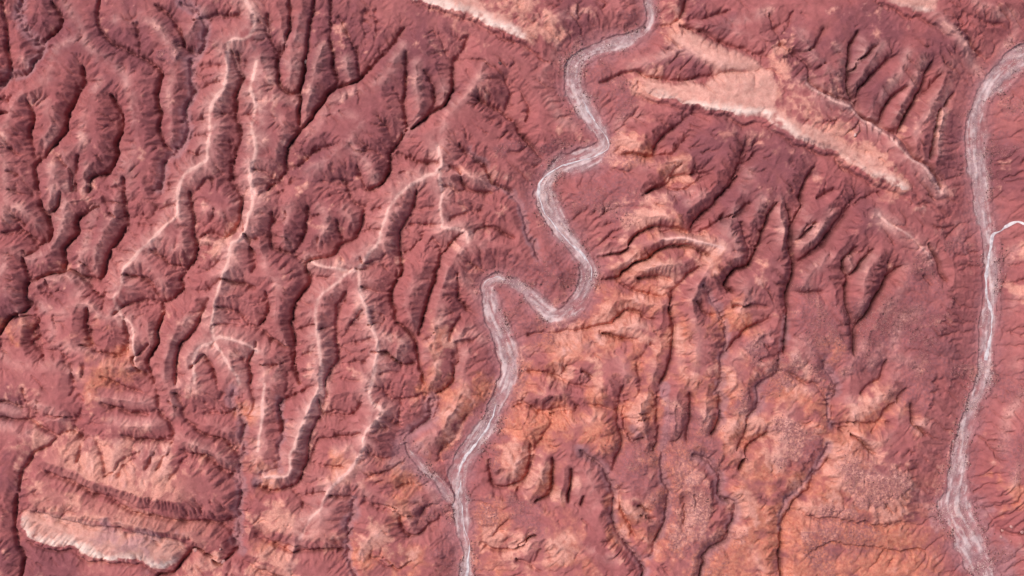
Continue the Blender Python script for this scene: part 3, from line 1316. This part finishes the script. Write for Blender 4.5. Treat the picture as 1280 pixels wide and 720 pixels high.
Z = Z + upsample(zc - z0, NY, NX)
Z, AREA = erode(Z, DX, 34, 0.042, 0.010, 0.45, in_bed, np.clip(hard, 0.05, 2), 5, 0)

# the survey fixes the large forms; from the rain keep what it cut locally
def box(A, r):
    for ax in (0, 1):
        p = [(0, 0), (0, 0)]
        p[ax] = (r + 1, r)
        c = np.cumsum(np.pad(A, p, mode='edge').astype(np.float64), axis=ax)
        A = (c[2 * r + 1:] - c[:-2 * r - 1]) if ax == 0 else (c[:, 2 * r + 1:] - c[:, :-2 * r - 1])
        A = A / (2 * r + 1)
    return A.astype(np.float32)


cut = Z - Z_built
cut = cut - box(box(cut, 7), 7)
Z = Z_built + np.where(in_bed, 0, np.clip(0.8 * cut, -1.6, 0.08))

# fine rills combed down every slope: noise smeared along the fall line
def fall_line_noise(steps=14, seed=99):
    W = blur(Z, 3)
    dzy, dzx = np.gradient(W, DX)
    g = np.hypot(dzx, dzy)
    ux, uy = dzx / (g + 0.05), dzy / (g + 0.05)
    src = fbm(GX, GY, 0.75, seed, 2, 0.8).astype(np.float32)
    tot = src.copy()
    for sgn in (-1.0, 1.0):
        fi = np.broadcast_to(np.arange(NX, dtype=np.float32), (NY, NX)).copy()
        fj = np.broadcast_to(np.arange(NY, dtype=np.float32)[:, None], (NY, NX)).copy()
        for _ in range(steps):
            i = np.clip(np.round(fi), 0, NX - 1).astype(np.int32)
            j = np.clip(np.round(fj), 0, NY - 1).astype(np.int32)
            fi += sgn * ux[j, i]
            fj += sgn * uy[j, i]
            i = np.clip(np.round(fi), 0, NX - 1).astype(np.int32)
            j = np.clip(np.round(fj), 0, NY - 1).astype(np.int32)
            tot += src[j, i]
    tot /= math.sqrt(2 * steps + 1)
    return tot / tot.std(), g


rill, steep = fall_line_noise()
Z = Z + 0.20 * np.clip(rill, -2.2, 0.35) * smooth(0.10, 0.55, steep) * (~in_bed) * (1 + 0.6 * n_mid) * (1 - 0.6 * slab_any)

# the narrow trenches that running water has cut along every gully
si, sd = nearest(*np.vstack(slot_pts)[:, :2].T, 4.0)
sdep = np.vstack(slot_pts)[si, 2].astype(np.float32)
trench = sdep * np.exp(-(sd / 0.42) ** 2) * np.clip(0.75 + 0.8 * n_mid, 0.15, 1.4)
la = np.log(np.maximum(AREA, 0.1))
ch = (0.85 + 0.3 * n_mid) * smooth(math.log(3.5), math.log(70.0), la)
q = np.pad(ch, 1, mode='edge')
side = np.maximum(np.maximum(q[:-2, 1:-1], q[2:, 1:-1]), np.maximum(q[1:-1, :-2], q[1:-1, 2:]))
ch = np.maximum(ch, 0.5 * side)
free = (~in_bed) * smooth(0.0, 2.5, bed_edge) * (1 - 0.6 * rub) * (1 - 0.7 * slab_any)
Z = Z - np.maximum(trench, ch) * free

# hummocky rubble ground and shingle in the beds
hum = fbm(GX, GY, 1.6, 501, 3, 0.6)
Z = Z + rub * 0.20 * (np.abs(hum) - 0.2) * 1.4 * smooth(0.2, 1.0, bed_edge)
Z = np.where(in_bed, Z + 0.16 * braid + 0.10 * streak + 0.05 * n_fine, Z)
# the right-hand wash and the creek lie a little below their banks
Z = np.where((bed_edge > -0.2) & (bed_edge < 1.3), Z + 0.4 * smooth(1.3, 0.3, bed_edge) + 0.1 * n_mid, Z)


def zat(x, y):
    return bilinear(Z, X0, DX, Y0, DX, x, y)


# shallow runnels for the threads of water
thread_lines = []
tp = []
for name, pts, wid in THREADS:
    p = np.array(pts, dtype=np.float64)
    x, y = ground(p[:, 0], p[:, 1])
    S = spline(np.column_stack([x, y]), 0.5)
    S = S + np.column_stack([fbm(S[:, 0], S[:, 1], 4.0, 701, 3), fbm(S[:, 0], S[:, 1], 4.0, 741, 3)]) * 0.35
    hw = wid * MPP * 0.5 * (0.75 + 0.85 * fbm(S[:, 0], S[:, 1], 4.0, 761, 3))
    hw = np.maximum(hw, 0.07)
    zl = zat(S[:, 0], S[:, 1])
    for _ in range(8):
        zl = np.convolve(np.pad(zl, 4, mode='edge'), np.ones(9) / 9, 'valid')
    zl = zl - 0.2
    thread_lines.append((name, S, hw, zl))
    tp.append(np.column_stack([S, hw, zl]))
tp = np.vstack(tp)
ti, td = nearest(tp[:, 0], tp[:, 1], 8.0)
t_hw = tp[ti, 2].astype(np.float32)
t_z = tp[ti, 3].astype(np.float32)
t_w = smooth(t_hw + 1.8, t_hw + 0.5, td)
Z = (Z * (1 - t_w) + t_z * t_w).astype(np.float32)

# ------------------------------------------------------------------ ground colour masks
# scarp edges: which side of them a place lies on, and the white rind on the high side
el = [(c, spline(P, 0.4)) for k, c, P in lines if k == 'E']


def beside(rl):
    pts = np.vstack(rl)
    rt = np.vstack([np.gradient(a, axis=0) for a in rl])
    rt /= np.hypot(*rt.T)[:, None] + 1e-9
    ri, rd = nearest(pts[:, 0], pts[:, 1], 14.0)
    side = ((GX - pts[ri, 0]) * rt[ri, 1] - (GY - pts[ri, 1]) * rt[ri, 0]).astype(np.float32)
    end = np.concatenate([np.minimum(1, 0.4 * np.minimum(np.arange(len(a)), len(a) - 1 - np.arange(len(a))) / 9.0) for a in rl])
    side = np.where(ri >= 0, side, -9)
    return rd, end[ri].astype(np.float32), side - 1.1 * fbm(GX, GY, 7.0, 41, 5, 0.65) + 0.2 * n_fine        # >0 on the low side

rd, rend, rside = beside([a for c, a in el if c < 4])
rd4, rend4, rside4 = beside([a for c, a in el if c >= 4])
high = 1 - smooth(-0.3, 0.3, rside) * smooth(12.0, 8.0, rd)
rind = smooth(4.6, 0.8, rd + 0.9 * n_fine + 1.6 * n_mid + 1.8 * n_big) * high * np.clip(0.8 + 0.4 * n_mid + 0.3 * n_fine, 0, 1)
slab = smooth(15.0, 2.0, rd4 + 3 * n_mid) * (1 - smooth(-0.3, 0.3, rside4)) * rend4  # sunlit look of the dip slopes above large scarps, put into the colour
scarp_id = np.zeros((NY, NX), np.int8)
pale = np.zeros((NY, NX), np.float32)
WX = GX + 0.8 * lattice(GX, GY, 2.3, 811) + 0.5 * lattice(GX, GY, 0.9, 812)
for n, (nm, lab, pts) in enumerate(PALE):
    m = slab_poly[n]
    mm = box(box(m.astype(np.float32), 6), 6) * 1.2 + 0.10 * n_fine + 0.24 * n_mid - 0.05 + 0.06 * rill
    mm = mm * high
    scarp_id[mm > 0.5] = n + 1
    pale = np.maximum(pale, smooth(0.22, 0.95, mm))

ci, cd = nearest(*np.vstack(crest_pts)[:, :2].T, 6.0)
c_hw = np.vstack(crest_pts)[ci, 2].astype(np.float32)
crest = np.exp(-(cd / (c_hw * 1.1)) ** 2) * np.clip(0.85 + 0.35 * n_mid + 0.15 * n_fine, 0.2, 1) + np.clip(0.34 + 0.10 * rill + 0.2 * n_mid, 0, 1) * np.exp(-(cd / (c_hw * 8)) ** 2)  # bare crest line, then a wide band: dust and lit ridge top as colour
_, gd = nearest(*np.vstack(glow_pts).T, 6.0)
crest = np.maximum(crest, np.clip(0.20 + 0.14 * n_mid + 0.06 * rill + 0.1 * n_big, 0, 0.5) * np.exp(-(gd / 2.2) ** 2))  # other ridge tops paler: dust, with their soft lighting painted in
wi, wd = nearest(*np.vstack(wash_pts)[:, :2].T, 12.0)
w_hw = np.vstack(wash_pts)[wi, 2].astype(np.float32)
lilac = smooth(w_hw * 1.5, w_hw * 0.2, wd + 0.5 * n_fine + 0.7 * n_mid)
lilac = np.maximum(lilac, 0.55 * smooth(4.0, -0.5, bed_edge + 1.2 * n_mid))
lilac = np.maximum(lilac, 0.9 * smooth(0.25, 0.8, blobs([(1196, 640, 34), (1225, 690, 34), (1180, 650, 20), (1240, 715, 30), (505, 575, 12), (490, 565, 10), (800, 545, 10), (735, 60, 16), (165, 684, 22), (195, 692, 20), (130, 668, 14)]) + 0.3 * n_mid + 0.1 * n_fine))
silt = smooth(1.1, -1.2, bed_edge + 0.7 * n_fine) * np.clip(0.85 + 0.55 * braid + 0.25 * n_fine + 0.35 * n_mid, 0.08, 1)
fan = smooth(-70.0, -92.0, GY) * (GX > 120)
silt = silt * (1 - fan * smooth(-0.1, 0.4, n_mid + 0.4 * braid) * 0.75) * np.where(bed_id == 2, 0.85, 1)
bleach = smooth(-0.1, 0.9, streak + 0.25 * n_fine + 0.2 * braid) * smooth(-0.2, -1.0, bed_edge)
orange = smooth(0.25, 1.05, blobs(ORANGE) + 0.36 * n_mid + 0.12 * n_fine + 0.06 * rill)
band = fbm(GX / 9.0 + 3.0 * n_big, GY, 3.2, 871, 3, 0.6)
strata = blobs([(1050, 690, 95), (1000, 640, 60), (1110, 640, 60), (960, 700, 50)])
orange = np.clip(orange + strata * smooth(0.0, 0.5, band) * 0.5, 0, 1)
buff_lit = smooth(0.28, 0.95, blobs(BUFF_LIT) + 0.40 * n_mid + 0.2 * n_fine + 0.10 * rill) * (1 - 0.65 * (1 - high) * rend)  # pale ground, with sunlit flanks painted in
buff_lit = np.maximum(buff_lit * (1 - 0.75 * rend4 * smooth(-0.3, 0.3, rside4) * smooth(11.0, 7.0, rd4)), 0.62 * slab * np.clip(0.85 + 0.3 * n_mid + 0.1 * rill, 0, 1.2))
dark = smooth(0.2, 0.95, blobs(DARK_AREAS) + 0.3 * n_mid + 0.05 * rill)
dark = np.maximum(dark, 0.5 * smooth(0.2, 0.9, blobs([(100, 240, 90), (300, 190, 80), (60, 330, 60), (200, 140, 80), (450, 150, 80), (380, 290, 60), (1040, 300, 70), (960, 330, 50), (1180, 420, 60)]) + 0.25 * n_mid))
dark = np.maximum(dark, 0.75 * strata * smooth(0.05, 0.5, -band))
# ------------------------------------------------------------------ materials
def nodes_of(name):
    m = bpy.data.materials.new(name)
    m.use_nodes = True
    return m, m.node_tree.nodes, m.node_tree.links


def ground_material(name, rough=0.95, bump=0.35):
    m, N, L = nodes_of(name)
    bsdf = N["Principled BSDF"]
    bsdf.inputs["Roughness"].default_value = rough
    bsdf.inputs["Specular IOR Level"].default_value = 0.12
    geo = N.new("ShaderNodeNewGeometry")

    def noise(scale, detail, roughness=0.6):
        t = N.new("ShaderNodeTexNoise")
        t.inputs["Scale"].default_value = scale
        t.inputs["Detail"].default_value = detail
        t.inputs["Roughness"].default_value = roughness
        L.new(geo.outputs["Position"], t.inputs["Vector"])
        return t.outputs["Fac"]

    def ramp(src, a, b, lo=0.0, hi=1.0):
        t = N.new("ShaderNodeMapRange")
        t.inputs[1].default_value, t.inputs[2].default_value = a, b
        t.inputs[3].default_value, t.inputs[4].default_value = lo, hi
        L.new(src, t.inputs[0])
        return t.outputs[0]

    def mix(fac, a, b, mode='MIX'):
        t = N.new("ShaderNodeMix")
        t.data_type = 'RGBA'
        t.blend_type = mode
        if isinstance(fac, float):
            t.inputs[0].default_value = fac
        else:
            L.new(fac, t.inputs[0])
        for v, s in ((a, t.inputs[6]), (b, t.inputs[7])):
            if isinstance(v, tuple):
                s.default_value = v + (1,)
            else:
                L.new(v, s)
        return t.outputs[2]

    def attr(nm):
        t = N.new("ShaderNodeAttribute")
        t.attribute_name = nm
        s = N.new("ShaderNodeSeparateColor")
        L.new(t.outputs["Color"], s.inputs[0])
        return s.outputs[0], s.outputs[1], s.outputs[2], t.outputs["Alpha"]

    a_pale, a_silt, a_orange, a_crest = attr("tone_a")
    a_rind, a_lilac, a_dark, a_buff_lit = attr("tone_b")
    a_bleach, a_rill, a_mott, a_rub = attr("tone_c")
    red = mix(ramp(noise(0.035, 5), 0.35, 0.68), (0.335, 0.097, 0.096), (0.410, 0.140, 0.131))
    red = mix(ramp(noise(0.55, 6, 0.7), 0.35, 0.7, 0.0, 0.55), red, (0.285, 0.082, 0.086))
    red = mix(a_dark, red, (0.225, 0.070, 0.078))
    orange_c = mix(ramp(noise(0.8, 5, 0.7), 0.35, 0.65), (0.43, 0.122, 0.086), (0.57, 0.215, 0.142))
    col = mix(a_orange, red, orange_c)
    buff_lit_c = mix(ramp(noise(1.1, 5, 0.7), 0.3, 0.7), (0.50, 0.192, 0.153), (0.63, 0.290, 0.225))
    col = mix(a_buff_lit, col, buff_lit_c)
    pale_c = mix(ramp(noise(0.5, 6, 0.7), 0.3, 0.7), (0.52, 0.225, 0.185), (0.66, 0.335, 0.275))
    col = mix(a_pale, col, pale_c)
    t = N.new("ShaderNodeMath"); t.operation = 'MULTIPLY'
    L.new(a_pale, t.inputs[0]); L.new(a_rind, t.inputs[1])
    col = mix(t.outputs[0], col, (0.84, 0.62, 0.54))
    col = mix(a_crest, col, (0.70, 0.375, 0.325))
    col = mix(ramp(a_lilac, 0, 1, 0, 0.62), col, (0.37, 0.185, 0.20))
    silt_c = mix(ramp(noise(0.9, 7, 0.75), 0.36, 0.66), (0.30, 0.165, 0.175), (0.47, 0.305, 0.305))
    col = mix(a_silt, col, silt_c)
    col = mix(ramp(a_bleach, 0, 1, 0, 0.7), col, (0.64, 0.48, 0.47))
    rm = N.new("ShaderNodeMath"); rm.operation = 'MULTIPLY'
    L.new(a_rub, rm.inputs[0]); L.new(ramp(noise(0.9, 5, 0.75), 0.42, 0.58, 0.0, 0.75), rm.inputs[1])
    col = mix(rm.outputs[0], col, (0.235, 0.090, 0.100))
    # fine grit and mottling, with rill streaks darker in the grooves
    grit = ramp(noise(2.2, 4, 0.85), 0.3, 0.75, 0.86, 1.12)
    for src, lo, hi in ((ramp(a_rill, 0.1, 0.9, 0.88, 1.12), 0, 0), (ramp(a_mott, 0.1, 0.9, 0.90, 1.10), 0, 0)):
        mu = N.new("ShaderNodeMath"); mu.operation = 'MULTIPLY'
        L.new(grit, mu.inputs[0]); L.new(src, mu.inputs[1])
        grit = mu.outputs[0]
    cb = N.new("ShaderNodeCombineColor")
    for s in cb.inputs[:3]:
        L.new(grit, s)
    col = mix(1.0, col, cb.outputs[0], 'MULTIPLY')
    L.new(col, bsdf.inputs["Base Color"])
    b1 = N.new("ShaderNodeBump")
    b1.inputs["Strength"].default_value = bump
    b1.inputs["Distance"].default_value = 0.5
    L.new(noise(1.1, 7, 0.8), b1.inputs["Height"])
    L.new(b1.outputs[0], bsdf.inputs["Normal"])
    return m


MAT_HILL = ground_material("red_badland_clay", 0.95, 0.5)
MAT_ROCK = ground_material("pale_weathered_rock", 0.9, 0.7)
MAT_BED = ground_material("grey_lilac_shingle", 0.9, 0.6)

m, N, L = nodes_of("salt_crusted_water")
b = N["Principled BSDF"]
t = N.new("ShaderNodeTexNoise"); t.inputs["Scale"].default_value = 0.7; t.inputs["Detail"].default_value = 4
g = N.new("ShaderNodeNewGeometry"); L.new(g.outputs["Position"], t.inputs["Vector"])
r_ = N.new("ShaderNodeValToRGB")
r_.color_ramp.elements[0].position = 0.35; r_.color_ramp.elements[0].color = (0.40, 0.31, 0.33, 1)
r_.color_ramp.elements[1].position = 0.6; r_.color_ramp.elements[1].color = (0.64, 0.55, 0.55, 1)
L.new(t.outputs["Fac"], r_.inputs[0]); L.new(r_.outputs[0], b.inputs["Base Color"])
b.inputs["Roughness"].default_value = 0.45
MAT_WATER = m


def stone_material(name, c0, c1):
    m, N, L = nodes_of(name)
    b = N["Principled BSDF"]
    b.inputs["Roughness"].default_value = 0.9
    t = N.new("ShaderNodeTexNoise"); t.inputs["Scale"].default_value = 1.4; t.inputs["Detail"].default_value = 5
    g = N.new("ShaderNodeNewGeometry"); L.new(g.outputs["Position"], t.inputs["Vector"])
    r = N.new("ShaderNodeValToRGB")
    r.color_ramp.elements[0].position = 0.3; r.color_ramp.elements[0].color = c0 + (1,)
    r.color_ramp.elements[1].position = 0.7; r.color_ramp.elements[1].color = c1 + (1,)
    L.new(t.outputs["Fac"], r.inputs[0]); L.new(r.outputs[0], b.inputs["Base Color"])
    return m


MAT_STONE = stone_material("red_stone", (0.27, 0.085, 0.085), (0.46, 0.19, 0.17))
MAT_PSTONE = stone_material("pale_stone", (0.52, 0.30, 0.27), (0.72, 0.50, 0.45))
MAT_ROSE = stone_material("rose_stone", (0.36, 0.16, 0.15), (0.52, 0.27, 0.24))
MAT_DSTONE = stone_material("dark_scrub", (0.07, 0.030, 0.032), (0.15, 0.060, 0.060))

# ------------------------------------------------------------------ the ground, cut into its pieces
NR = 26                                   # rings that carry the sheet out to the horizon
ext = 1.5 * DX * (1.40 ** np.arange(1, NR + 1))
ext = np.cumsum(ext)
sx = np.concatenate([gx[0] - ext[::-1], gx, gx[-1] + ext])
sy = np.concatenate([gy[0] - ext[::-1], gy, gy[-1] + ext])
ZB = np.pad(Z, NR, mode='edge')
FX, FY = np.meshgrid(sx, sy)
dxo = np.maximum(np.maximum(gx[0] - FX, FX - gx[-1]), 0)
dyo = np.maximum(np.maximum(gy[0] - FY, FY - gy[-1]), 0)
dout = np.hypot(dxo, dyo)
far = smooth(0, 60, dout)
relief = 6 + 14 * np.abs(fbm(FX, FY, 160.0, 601, 4)) * far + 6 * np.abs(fbm(FX, FY, 30.0, 651, 3)) * far * smooth(1500, 300, dout)
ZB = (ZB * (1 - far) + relief * far).astype(np.float32)
my, mx = ZB.shape


def padm(A, fill=None):
    return np.pad(A, NR, mode='edge')


lab = np.zeros((NY, NX), np.int8)                 # 0 hills between creek and wash
cw = np.column_stack(ground(np.array(CREEK)[:, 0], np.array(CREEK)[:, 1]))
cw = spline(cw, 1.0)
west = poly_mask(np.vstack([[cw[0][0], 400], cw, [cw[-1][0], -400], [-900, -400], [-900, 400]]))
ww = spline(np.column_stack(ground(np.array(WASH)[:, 0], np.array(WASH)[:, 1])), 1.0)
east = poly_mask(np.vstack([[900, ww[0][1]], ww, [ww[-1][0], -400], [900, -400]]))
lab[west] = 1
lab[east] = 2
for n in range(len(PALE)):
    lab[scarp_id == n + 1] = 10 + n
lab[in_bed & (bed_id == 0)] = 3
lab[in_bed & (bed_id == 1)] = 4
lab[in_bed & (bed_id == 2)] = 5
labp = padm(lab)
tone_a = np.stack([padm(a) for a in (pale, silt, orange, crest)], -1).astype(np.float32)
tone_b = np.stack([padm(a) for a in (rind, lilac, dark, buff_lit)], -1).astype(np.float32)
fade = (1 - far)[..., None].astype(np.float32)
tone_c = np.stack([padm(a) for a in (bleach, 0.5 + 0.2 * np.clip(rill, -2, 2), 0.5 + 0.3 * n_fine, rub)], -1).astype(np.float32)
tone_a *= fade
tone_b *= fade

vid = np.arange(my * mx).reshape(my, mx)
quads = np.stack([vid[:-1, :-1], vid[:-1, 1:], vid[1:, 1:], vid[1:, :-1]], -1).reshape(-1, 4)
flab = labp[:-1, :-1].ravel()
VX, VY, VZ = FX.ravel().astype(np.float32), FY.ravel().astype(np.float32), ZB.ravel()
SA, SB, SC = tone_a.reshape(-1, 4), tone_b.reshape(-1, 4), tone_c.reshape(-1, 4)


def sheet(name, which, mat, label, category):
    f = quads[np.isin(flab, which)]
    u, inv = np.unique(f.ravel(), return_inverse=True)
    me = bpy.data.meshes.new(name)
    me.vertices.add(len(u))
    me.vertices.foreach_set("co", np.column_stack([VX[u], VY[u], VZ[u]]).astype(np.float32).ravel())
    me.loops.add(f.size)
    me.loops.foreach_set("vertex_index", inv.astype(np.int32).ravel())
    me.polygons.add(len(f))
    me.polygons.foreach_set("loop_start", np.arange(0, f.size, 4, dtype=np.int32))
    me.update(calc_edges=True)
    me.polygons.foreach_set("use_smooth", np.ones(len(f), bool))
    for nm, src in (("tone_a", SA), ("tone_b", SB), ("tone_c", SC)):
        at = me.attributes.new(nm, 'FLOAT_COLOR', 'POINT')
        at.data.foreach_set("color", src[u].ravel())
    me.materials.append(mat)
    ob = bpy.data.objects.new(name, me)
    scene.collection.objects.link(ob)
    ob["kind"] = "structure"
    ob["label"] = label
    ob["category"] = category
    return ob


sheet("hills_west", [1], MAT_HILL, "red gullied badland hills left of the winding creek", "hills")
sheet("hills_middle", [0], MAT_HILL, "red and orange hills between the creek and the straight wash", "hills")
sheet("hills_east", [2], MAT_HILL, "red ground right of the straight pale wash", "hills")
sheet("dry_riverbed", [3], MAT_BED, "winding grey dry creek bed down the middle", "riverbed")
sheet("dry_wash", [4], MAT_BED, "wide pale dry wash along the right edge", "riverbed")
sheet("side_channel", [5], MAT_BED, "short grey side channel joining the creek from the left", "riverbed")
for n, (nm, lb, _) in enumerate(PALE):
    sheet(nm, [10 + n], MAT_ROCK, lb, "scarp")

# ------------------------------------------------------------------ threads of water
STREAM_LABELS = ["thin white water thread along the upper bends of the winding creek",
                 "tiny white water thread at the left hairpin of the creek",
                 "thin white water thread in the lower creek down to the bottom edge",
                 "bright white branching stream entering the wash at the right edge"]
for (name, S, hw, zl), lb in zip(thread_lines, STREAM_LABELS):
    T = np.gradient(S, axis=0)
    T /= np.hypot(*T.T)[:, None] + 1e-9
    Nn = np.column_stack([-T[:, 1], T[:, 0]])
    V, F = [], []
    for i in range(len(S)):
        for s in (-1, -0.5, 0, 0.5, 1):
            p = S[i] + Nn[i] * hw[i] * s
            V.append((p[0], p[1], zl[i] + 0.08 - 0.02 * abs(s)))
        if i:
            for k in range(4):
                a = (i - 1) * 5 + k
                F.append((a, a + 1, a + 6, a + 5))
    me = bpy.data.meshes.new(name)
    me.from_pydata(V, [], F)
    me.materials.append(MAT_WATER)
    for p in me.polygons:
        p.use_smooth = True
    ob = bpy.data.objects.new(name, me)
    scene.collection.objects.link(ob)
    ob["kind"] = "structure"; ob["label"] = lb; ob["category"] = "stream"

# ------------------------------------------------------------------ loose stones (uncountable)
OCT = np.array([(1, 0, 0), (0, 1, 0), (-1, 0, 0), (0, -1, 0), (0, 0, 1), (0, 0, -1)], np.float64)
OF = np.array([(0, 1, 4), (1, 2, 4), (2, 3, 4), (3, 0, 4), (1, 0, 5), (2, 1, 5), (3, 2, 5), (0, 3, 5)])


def scatter(name, mat, weight, count, r0, r1, label, seed):
    r = np.random.default_rng(seed)
    p = weight.ravel().astype(np.float64)
    p /= p.sum()
    c = r.choice(p.size, count, p=p)
    x = GX.ravel()[c] + (r.random(count) - 0.5) * DX
    y = GY.ravel()[c] + (r.random(count) - 0.5) * DX
    z = zat(x, y)
    rad = r0 + (r1 - r0) * r.random(count) ** 2.5
    V = OCT[None] * rad[:, None, None] * (0.7 + 0.6 * r.random((count, 6, 1)))
    V[..., 2] *= 0.7
    a = r.random(count) * 6.28
    ca, sa = np.cos(a)[:, None], np.sin(a)[:, None]
    vx = V[..., 0] * ca - V[..., 1] * sa
    vy = V[..., 0] * sa + V[..., 1] * ca
    W = np.stack([vx + x[:, None], vy + y[:, None], V[..., 2] + z[:, None] + 0.15 * rad[:, None]], -1)
    F = (OF[None] + 6 * np.arange(count)[:, None, None]).reshape(-1, 3)
    me = bpy.data.meshes.new(name)
    me.vertices.add(count * 6)
    me.vertices.foreach_set("co", W.astype(np.float32).ravel())
    me.loops.add(F.size)
    me.loops.foreach_set("vertex_index", F.astype(np.int32).ravel())
    me.polygons.add(len(F))
    me.polygons.foreach_set("loop_start", np.arange(0, F.size, 3, dtype=np.int32))
    me.update(calc_edges=True)
    me.materials.append(mat)
    ob = bpy.data.objects.new(name, me)
    scene.collection.objects.link(ob)
    ob["kind"] = "stuff"; ob["label"] = label; ob["category"] = "stones"


vis = (np.abs(GX) < 215) & (np.abs(GY) < 125)
patchy = np.clip(n_mid + 0.3, 0, 1) ** 2
scatter("rubble", MAT_STONE, rub * patchy * vis * (bed_edge > 0), 30000, 0.10, 0.30, "loose red stones strewn over the flats beside the creek", 21)
scatter("shingle", MAT_PSTONE, (in_bed * (0.15 + patchy) + 0.3 * smooth(2.5, 0, bed_edge) * patchy) * vis * (td > t_hw + 0.4), 9000, 0.08, 0.26, "pale shingle scattered along the dry beds", 22)
scatter("scrub", MAT_DSTONE, (smooth(4, 0, bed_edge) * (bed_edge > -1.2) * patchy + 0.12 * rub * patchy) * vis * (td > t_hw + 0.4), 3500, 0.12, 0.36, "low dark scrub dotted along the creek banks", 23)

# ------------------------------------------------------------------ single boulders
BOULDERS = [
    (380, 75, 1.5, 1, "pale boulder stranded alone on the dark slope near the top"),
    (1066, 170, 1.0, 1, "small white boulder on the pale curved rock slab"),
    (243, 689, 1.6, 3, "pale round boulder wedged in the dark cleft beside the white scarp"),
    (279, 702, 1.3, 3, "pale boulder below the cleft in the lower left"),
    (276, 686, 0.8, 3, "small pale stone block just above the cleft boulder"),
    (303, 670, 0.9, 0, "red boulder in the gully right of the cleft"),
    (806, 33, 0.9, 2, "dark boulder at the edge of the creek near the top"),
    (625, 79, 0.8, 2, "dark boulder below the pale slab left of the creek"),
    (1255, 664, 1.3, 3, "largest dusty pink boulder of the cluster right of the wash fan"),
    (1263, 658, 0.9, 3, "dusty pink boulder at the upper end of the cluster by the wash fan"),
    (1251, 671, 0.9, 3, "dusty pink boulder at the lower left of the cluster by the wash fan"),
    (1276, 664, 1.0, 3, "dusty pink boulder at the right edge beside the wash fan"),
    (1262, 676, 0.7, 0, "red boulder below the cluster by the wash fan"),
]


def boulder_mesh(seed, rad):
    import bmesh
    r = random.Random(seed)
    bm = bmesh.new()
    bmesh.ops.create_icosphere(bm, subdivisions=2, radius=1.0)
    cuts = []
    for _ in range(9):
        v = Vector((r.gauss(0, 1), r.gauss(0, 1), r.gauss(0, 0.8))).normalized()
        cuts.append((v, r.uniform(0.62, 0.92)))
    st = (r.uniform(0.85, 1.25), r.uniform(0.75, 1.05), r.uniform(0.6, 0.85))
    for v in bm.verts:
        for nrm, d in cuts:
            o = v.co.dot(nrm) - d
            if o > 0:
                v.co -= nrm * o * 0.9
        v.co *= 1 + r.uniform(-0.05, 0.05)
        v.co = Vector((v.co.x * st[0], v.co.y * st[1], v.co.z * st[2])) * rad
    me = bpy.data.meshes.new("boulder")
    bm.to_mesh(me)
    bm.free()
    return me


for n, (bx_, by_, rad, mk, lb) in enumerate(BOULDERS):
    x, y = ground(bx_, by_)
    x, y = float(x), float(y)
    me = boulder_mesh(100 + n, rad * 0.75)
    me.materials.append((MAT_STONE, MAT_PSTONE, MAT_DSTONE, MAT_ROSE)[mk])
    ob = bpy.data.objects.new("boulder", me)
    ob.location = (x, y, float(zat(x, y)) + rad * 0.22)
    ob.rotation_euler = (0, 0, n * 1.3)
    scene.collection.objects.link(ob)
    ob["label"] = lb
    ob["category"] = "boulder"
    ob["group"] = "boulders lying on the badland slopes"
